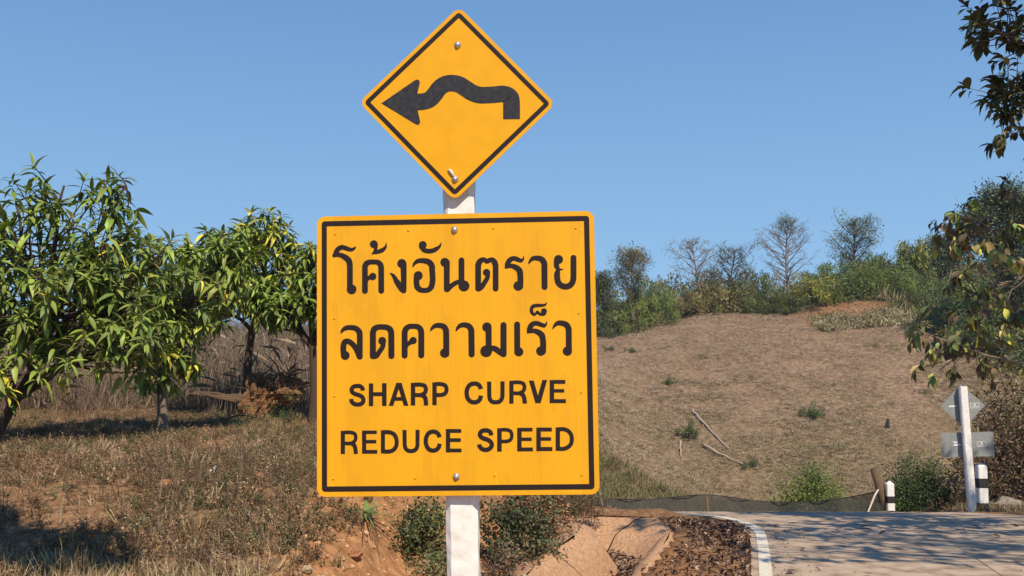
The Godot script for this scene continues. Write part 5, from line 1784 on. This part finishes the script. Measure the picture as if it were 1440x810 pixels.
func build_ground_cover() -> void:
	var left := func(d: float) -> float: return rr(-0.58, 0.16) * d - 0.3
	# fallen dry leaves and chaff
	var s := scatter(34000, 5.6, 24.0, left, func(x, d): return on_bank(x, d), 0.015, 0.042, 1.0, [[Color(0.46, 0.30, 0.18), 5.0], [Color(0.30, 0.18, 0.105), 4.0], [Color(0.50, 0.33, 0.21), 2.6], [Color(0.12, 0.072, 0.05), 3.5], [Color(0.66, 0.52, 0.40), 0.7]], 1.4, 1.25)
	tag(multi("leaf_litter", leaf_meshes.litter, M.dry_leaf, s[0], s[1]), "dry brown leaf litter strewn over the bank", "leaf litter")
	# dry weeds
	s = scatter(21000, 5.6, 26.0, left, func(x, d): return on_bank(x, d) and wob.get_noise_2d(x * 1.2, d * 1.2 + 9.0) > -0.30, 0.05, 0.16, 1.1, [[Color(0.29, 0.18, 0.105), 5.0], [Color(0.15, 0.092, 0.058), 4.5], [Color(0.46, 0.31, 0.19), 2.0], [Color(0.14, 0.13, 0.055), 1.6]], 0.3, 1.25)
	tag(multi("dry_weeds", weed_mesh(7, 9, 0.13, 41, 0.7), M.grass, s[0], s[1]), "low brown dry weeds covering the bank", "weeds")
	s = scatter(2600, 5.6, 24.0, left, func(x, d): return on_bank(x, d) and wob.get_noise_2d(x * 1.2, d * 1.2 + 9.0) < 0.15, 0.07, 0.2, 1.1, [[Color(0.34, 0.235, 0.135), 5.0], [Color(0.22, 0.145, 0.085), 4.0], [Color(0.44, 0.33, 0.20), 1.6]], 0.5, 1.25)
	tag(multi("dry_grass", tuft_mesh(11, 0.4, 0.022, 0.8, 42), M.grass, s[0], s[1]), "short dry tan grass on the bank", "grass")
	# greener herbs in patches
	s = scatter(12000, 6.2, 24.0, left, func(x, d): return on_bank(x, d) and wob.get_noise_2d(x * 0.9 + 70.0, d * 0.9) + (0.26 if d > 10.5 and x > -0.36 * d else 0.0) > 0.08, 0.05, 0.14, 1.1, [[Color(0.12, 0.145, 0.05), 4.0], [Color(0.165, 0.185, 0.065), 3.0], [Color(0.16, 0.13, 0.06), 3.0], [Color(0.07, 0.085, 0.035), 2.0]], 0.3, 1.1)
	tag(multi("green_herbs", weed_mesh(7, 9, 0.13, 43, 0.7), M.leaf, s[0], s[1]), "patches of low dull green herbs on the bank", "weeds")
	s = scatter(420, 6.4, 10.5, func(d): return rr(-0.42, -0.10) * d, func(x, d): return on_bank(x, d), 0.18, 0.40, 0.5, [[Color(0.12, 0.08, 0.055), 5.0], [Color(0.20, 0.135, 0.085), 3.0], [Color(0.36, 0.27, 0.18), 1.0]], 0.2)
	tag(multi("dead_stalks", weed_mesh(3, 9, 0.07, 51, 0.35), M.grass, s[0], s[1]), "dark upright dead seed stalks among the bank weeds", "weeds")
	# clods and crumbs fallen on the clay cut
	var cxf := []
	var cc := []
	for i in 1500:
		var d := rr(6.2, 10.5)
		var x := table(EDGE, d) + rr(-0.7, 0.8)
		var sz := 0.004 + 0.016 * pow(rng.randf(), 5.0)
		cxf.append(Transform3D(Basis.from_euler(Vector3(rng.randf() * TAU, rng.randf() * TAU, 0)).scaled(Vector3(sz * 1.3, sz, sz)), Vector3(x, ground_y(x, -d) + sz * 0.2, -d)))
		cc.append(pick([[Color(0.60, 0.335, 0.17), 5.0], [Color(0.46, 0.24, 0.115), 3.0], [Color(0.60, 0.38, 0.22), 2.0], [Color(0.24, 0.14, 0.085), 1.0]]))
	tag(multi("clay_crumbs", lump_mesh(Vector3.ONE, 21, 0.35, 4), M.dry_leaf, cxf, cc), "crumbs and clods of orange clay lying on the cut bank", "clay crumbs")
	# straw at the near corner
	s = scatter(1500, 5.4, 7.3, func(d): return rr(-0.60, -0.22) * d, func(x, d): return d < 7.1 + 0.25 * (x + 3.0) * -1.0 and on_bank(x, d), 0.10, 0.26, 0.8, [[Color(0.44, 0.33, 0.17), 5.0], [Color(0.34, 0.25, 0.13), 3.0], [Color(0.50, 0.40, 0.23), 2.0]], 0.5)
	tag(multi("straw_grass", tuft_mesh(12, 0.35, 0.014, 1.0, 44), M.grass, s[0], s[1]), "pale yellow straw grass in the near left corner", "grass")
	# tall dead stalks behind the trees
	s = scatter(11000, 20.0, 42.0, func(d): return rr(-0.62, 0.12) * d, func(x, d): return x < 1.0 and d > 20.5 + 1.6 * wob.get_noise_2d(x, 3.0) and wob.get_noise_2d(x * 1.5, d * 1.5) > -0.25, 0.5, 1.3, 0.62, [[Color(0.235, 0.17, 0.115), 5.0], [Color(0.175, 0.12, 0.082), 4.0], [Color(0.32, 0.25, 0.18), 1.6], [Color(0.18, 0.16, 0.085), 1.0]], 0.32)
	for i in s[0].size():
		var t: Transform3D = s[0][i]
		var k := clampf(0.9 + 0.9 * wob.get_noise_2d(t.origin.x * 0.9 + 5.0, t.origin.z * 0.9), 0.5, 1.5)
		s[0][i] = Transform3D(t.basis.scaled(Vector3(1.0, k, 1.0)), t.origin)
	tag(multi("tall_dry_grass", tuft_mesh(18, 0.6, 0.008, 0.75, 45, 0.35), M.grass, s[0], s[1]), "tall grey-brown dead stalks standing behind the mango trees", "grass")
	# dead brushwood among them
	var bxf := []
	var bc := []
	for i in 150:
		var d := rr(20.5, 40.0)
		var x := rr(-0.6, 0.1) * d
		if x > 0.5:
			continue
		bxf.append(Transform3D(Basis.from_euler(Vector3(rr(-0.3, 0.3), rng.randf() * TAU, rr(-0.3, 0.3))).scaled(Vector3.ONE * rr(0.5, 1.0)), Vector3(x, ground_y(x, -d) + rr(0.15, 0.7), -d)))
		bc.append(pick([[Color(0.26, 0.19, 0.135), 4.0], [Color(0.19, 0.14, 0.10), 3.0], [Color(0.33, 0.26, 0.19), 1.5], [Color(0.2, 0.2, 0.1), 0.6]]))
	tag(multi("brushwood", clump_mesh(34, 0.6, 61, 0.06), M.grass, bxf, bc), "dead grey brushwood tangled in the tall dry grass", "brushwood")
	# stubble of the mown hill
	var hill_x := func(d: float) -> float: return rr(0.03, 0.53) * d
	s = scatter(76000, 41.0, 76.5, hill_x, func(x, d): return (d < 75.0 or x < 19.0) and x < edge_x(d) + 0.5, 0.035, 0.12, 2.0, [[Color(0.46, 0.35, 0.25), 5.0], [Color(0.40, 0.30, 0.21), 4.0], [Color(0.54, 0.43, 0.32), 2.0], [Color(0.30, 0.225, 0.155), 1.0]], 0.5)
	tag(multi("stubble", tuft_mesh(10, 0.7, 0.04, 1.2, 46), M.grass, s[0], s[1]), "dry tan stubble over the mown hillside", "grass")
	s = scatter(26000, 41.0, 66.0, hill_x, func(x, d): return wob.get_noise_2d(x * 0.35, d * 0.35) + (54.0 - d) * 0.035 > 0.05, 0.04, 0.13, 2.0, [[Color(0.27, 0.245, 0.125), 5.0], [Color(0.34, 0.285, 0.16), 3.0], [Color(0.20, 0.20, 0.09), 2.0]], 0.5)
	tag(multi("green_stubble", tuft_mesh(9, 0.6, 0.05, 1.1, 47), M.grass, s[0], s[1]), "olive regrowth low on the mown hillside", "grass")
	s = scatter(1500, 68.5, 74.0, func(d): return rr(20.0, 29.5), func(x, d): return true, 0.25, 0.55, 1.3, [[Color(0.42, 0.35, 0.22), 5.0], [Color(0.30, 0.26, 0.15), 3.0], [Color(0.24, 0.24, 0.11), 1.5]], 0.7)
	tag(multi("straw_debris", tuft_mesh(12, 0.6, 0.05, 1.2, 48), M.grass, s[0], s[1]), "pale heap of cut straw below the clay patch at the hilltop", "straw")
	# valley scrub before the hill, mostly hidden
	s = scatter(5000, 21.5, 42.0, func(d): return rr(0.05, 0.56) * d, func(x, d): return true, 0.2, 0.5, 1.2, [[Color(0.20, 0.16, 0.085), 4.0], [Color(0.13, 0.13, 0.055), 3.0]], 0.4)
	tag(multi("valley_grass", tuft_mesh(12, 0.6, 0.03, 0.9, 49), M.grass, s[0], s[1]), "rough grass in the dip before the hillside", "grass")
	# brown leaves between the channel and the road, and in the channel
	var st := ditch_stations()
	var xf := []
	var cols := []
	var le := road_left_edge()
	for i in 3600:
		var f := rng.randf() * (st.size() - 1.01)
		var a := int(f)
		var lip: Vector3 = (st[a][3] as Vector3).lerp(st[a + 1][3], f - a)
		if lip.x < 0.9:
			continue
		var d := -lip.z
		var ex := 2.9
		for k in le.size() - 1:
			if le[k].y <= d and le[k + 1].y > d:
				ex = lerpf(le[k].x, le[k + 1].x, (d - le[k].y) / (le[k + 1].y - le[k].y))
		var x := lerpf(lip.x + 0.02, ex - 0.01, pow(rng.randf(), 0.75))
		if x < lip.x + 0.25 and rng.randf() < 0.6:
			continue
		var h := rr(0.028, 0.08)
		xf.append(Transform3D(Basis.from_euler(Vector3(rr(-1.85, -1.3), rng.randf() * TAU, rr(-0.4, 0.4)), EULER_ORDER_YXZ).scaled(Vector3.ONE * h), Vector3(x, ground_y(x, -d) + rr(0.0, 0.05), -d)))
		cols.append(pick([[Color(0.13, 0.072, 0.047), 5.0], [Color(0.20, 0.118, 0.075), 3.5], [Color(0.38, 0.25, 0.165), 1.6], [Color(0.065, 0.038, 0.028), 4.0]]))
	for i in 420:
		var f := rng.randf() * (st.size() - 1.01)
		var a := int(f)
		var lip := (st[a][0] as Vector3).lerp(st[a + 1][0], f - a)
		var p := lip + Vector3(rr(-0.34, 0.05), rr(0.0, 0.02), rr(-0.08, 0.08))
		xf.append(Transform3D(Basis.from_euler(Vector3(rr(-1.85, -1.3), rng.randf() * TAU, rr(-0.4, 0.4)), EULER_ORDER_YXZ).scaled(Vector3.ONE * rr(0.03, 0.075)), p + Vector3(0, 0.02, 0)))
		cols.append(pick([[Color(0.22, 0.14, 0.085), 4.0], [Color(0.36, 0.27, 0.19), 2.0], [Color(0.09, 0.055, 0.04), 3.0]]))
	for i in 1500:
		var f := rng.randf() * (st.size() - 1.01)
		var a := int(f)
		var p: Vector3 = (st[a][1] as Vector3).lerp(st[a + 1][1], f - a).lerp((st[a][2] as Vector3).lerp(st[a + 1][2], f - a), rr(-1.6, 1.8))
		xf.append(Transform3D(Basis.from_euler(Vector3(rr(-2.2, -0.9), rng.randf() * TAU, rr(-0.6, 0.6))).scaled(Vector3.ONE * rr(0.06, 0.11)), p + Vector3(0, rr(0.02, 0.10), 0)))
		cols.append(pick([[Color(0.16, 0.10, 0.06), 5.0], [Color(0.25, 0.17, 0.10), 3.0], [Color(0.36, 0.27, 0.19), 1.5], [Color(0.09, 0.055, 0.04), 3.0]]))
	tag(multi("fallen_leaves", leaf_mesh(0.5, 0.5, 0.9, 0.5, 3), M.dry_leaf, xf, cols), "brown fallen leaves between the drainage channel and the road", "fallen leaves")
	var gx := []
	var gc := []
	for i in 700:
		var k := rng.randi_range(20, le.size() - 30)
		var off := 0.22 * absf(rng.randfn(0, 1)) + 0.20
		var q: Vector2 = (le[k] as Vector2).lerp(le[k + 1], rng.randf()) + Vector2(off, 0)
		if rng.randf() < 0.25:
			q.x += rr(0.0, 4.0)
		if not Geometry2D.is_point_in_polygon(Vector2(q.x, -q.y), road_poly):
			continue
		var sz := 0.003 + 0.007 * pow(rng.randf(), 4.0)
		gx.append(Transform3D(Basis.from_euler(Vector3(rng.randf() * TAU, rng.randf() * TAU, 0)).scaled(Vector3(sz * 1.6, sz * 0.6, sz)), Vector3(q.x, road_y(q.x, q.y) + 0.010, -q.y)))
		gc.append(pick([[Color(0.30, 0.20, 0.13), 4.0], [Color(0.16, 0.10, 0.065), 3.0], [Color(0.48, 0.34, 0.22), 2.0]]))
	tag(multi("road_grit", lump_mesh(Vector3.ONE, 23, 0.3, 4), M.dry_leaf, gx, gc), "fine grit and leaf crumbs strewn along the concrete road's edge", "grit")
	# tufts of dead grass on the cut's lip and far verge
	s = scatter(700, 16.6, 20.0, func(d): return rr(0.40, 0.52) * d, func(x, d): return x > 7.2, 0.08, 0.28, 1.0, [[Color(0.36, 0.27, 0.16), 4.0], [Color(0.24, 0.17, 0.10), 3.0], [Color(0.15, 0.14, 0.06), 1.0]], 0.4)
	tag(multi("verge_grass", tuft_mesh(11, 0.4, 0.02, 0.8, 50), M.grass, s[0], s[1]), "dry grass on the far verge round the bollard", "grass")


func build_small_things() -> void:
	# stones and clods on the bank
	for s in [[-1.38, 7.35, 0.035, "cream", "left one of two small cream stones near the clay cut"], [-1.28, 7.3, 0.03, "cream", "right one of two small cream stones near the clay cut"], [-3.15, 6.75, 0.04, "cream", "small cream stone at the bottom edge left of the others"], [-3.5, 6.8, 0.05, "stone", "pale grey stone at the bottom edge in the straw"],
		[-1.15, 8.0, 0.05, "clay", "pinkish clay clod standing in the dry weeds by the clay cut"], [-2.95, 9.2, 0.06, "clay", "flat orange clod in the middle of the bank"], [-2.2, 9.5, 0.055, "clay", "orange clay clod left of the sign's lower edge"], [-4.0, 7.9, 0.05, "clay", "light orange clod above the dark shade on the bank"], [-5.0, 9.3, 0.06, "cream", "cream stone by the left edge under the forked tree"], [-2.65, 6.9, 0.04, "stone", "small grey stone low on the bank before the clay cut"]]:
		var o := obj("stone" if s[3] != "clay" else "clay_clod", lump_mesh(Vector3(s[2] * 1.2, s[2] * 0.8, s[2]), int(s[2] * 1000) + int(s[0] * -10), 0.35, 7), M.cream_stone if s[3] == "cream" else M.stone if s[3] == "stone" else M.clay_clod)
		o.position = Vector3(s[0], ground_y(s[0], -s[1]) + s[2] * 0.35, -s[1])
		o.rotation.y = rng.randf() * TAU
		tag(o, s[4], "stone" if s[3] != "clay" else "clod", "stones and clods on the bank")
	var gs := obj("grey_stone", lump_mesh(Vector3(0.24, 0.14, 0.16), 5, 0.25, 10), M.stone)
	gs.position = Vector3(7.98, -0.18, -17.4)
	tag(gs, "grey stone lying at the foot of the bollard by the grey-backed sign", "stone")
	# a torn scrap of white sheet
	var st := begin()
	var p := Vector3(-2.72, ground_y(-2.72, -9.75) + 0.01, -9.75)
	quad(st, p + Vector3(-0.035, 0.0, 0.03), p + Vector3(0.0, 0.045, 0.0), p + Vector3(0.04, 0.075, -0.03), p + Vector3(0.03, 0.01, 0.02))
	tri3(st, p + Vector3(0.03, 0.01, 0.02), p + Vector3(0.04, 0.075, -0.03), p + Vector3(0.05, 0.02, -0.02))
	tag(obj("white_scrap", done(st), M.plastic), "scrap of white sheet sticking up in the dry weeds", "litter")
	# dead roots hanging down the clay cut
	var rt := thing("dead_roots", Vector3(-1.2, ground_y(-1.2, -8.7), -8.7), "tuft of dark dead roots hanging down the orange clay cut below the strap-leaved plant", "roots")
	var ro := rt.position
	for i in 11:
		var a := Vector3(-1.22 + rr(-0.12, 0.10), 0, -8.75 + rr(-0.1, 0.15))
		var b := a + Vector3(rr(-0.05, 0.35), 0, rr(0.12, 0.5))
		var pts := []
		var r := []
		for q in 5:
			var f := q / 4.0
			var c := a.lerp(b, f)
			pts.append(Vector3(c.x, ground_y(c.x, c.z) + 0.015 + 0.05 * sin(f * PI), c.z) + ball() * 0.012 - ro)
			r.append(lerpf(0.006, 0.0015, f))
		var sr := begin()
		tube(sr, pts, r, 4)
		obj("root", done(sr), M.bark, rt)
	# sticks lying about
	for s in [[Vector3(-5.4, 0, -8.4), Vector3(-4.35, 0, -8.7), 0.02, "dark thin stick lying at the left edge of the bank"], [Vector3(-1.75, 0, -6.35), Vector3(-1.1, 0, -6.4), 0.022, "dark curved dead branch lying at the bottom edge of the bank"], [Vector3(-2.3, 0, -7.5), Vector3(-1.6, 0, -7.1), 0.008, "thin tan stalk lying across the weeds near the clay cut"], [Vector3(-5.0, 0, -18.4), Vector3(-4.1, 0, -18.2), 0.02, "pale stick lying before the uprooted stump"]]:
		var pts := []
		var r := []
		for i in 7:
			var q: Vector3 = s[0].lerp(s[1], i / 6.0)
			q.y = ground_y(q.x, q.z) + 0.02 + (0.06 if s[2] > 0.01 else 0.03) * sin(i / 6.0 * PI)
			q += ball() * 0.02
			pts.append(q)
			r.append(s[2] * lerpf(1.0, 0.5, i / 6.0))
		var ss := begin()
		tube(ss, pts, r, 6)
		tag(obj("stick", done(ss, true), M.bark if s[2] > 0.015 else M.pale_bark), s[3], "stick")
	# leaves lying on the road
	var k := 0
	for s in [[2.55, 9.75, 0.11], [2.75, 9.9, 0.05], [3.1, 9.6, 0.05], [3.0, 11.2, 0.07], [4.35, 13.1, 0.12], [4.3, 12.5, 0.08], [5.0, 10.3, 0.07], [5.4, 12.2, 0.09], [5.55, 13.2, 0.1], [6.1, 13.3, 0.11], [4.15, 9.9, 0.05], [5.9, 12.0, 0.1]]:
		var o := obj("fallen_leaf", leaf_meshes.curled if k % 2 else leaf_meshes.broad, M.dry_brown if M.has("dry_brown") else dry_brown())
		o.transform = Transform3D(Basis.from_euler(Vector3(-1.35, rng.randf() * TAU, 0.2)).scaled(Vector3.ONE * s[2] * 1.4), Vector3(s[0], road_y(s[0], s[1]) + 0.02, -s[1]))
		tag(o, ["brown dry leaf lying by the white edge line", "brown dry leaf lying on the road near its centre joint", "brown dry leaf lying on the road's far right lane"][0 if s[0] < 3.2 else 1 if s[0] < 5.2 else 2], "leaf", "dry leaves lying on the road")
		k += 1


func dry_brown() -> StandardMaterial3D:
	M.dry_brown = mat(lin(0.13, 0.08, 0.055), 0.8)
	return M.dry_brown
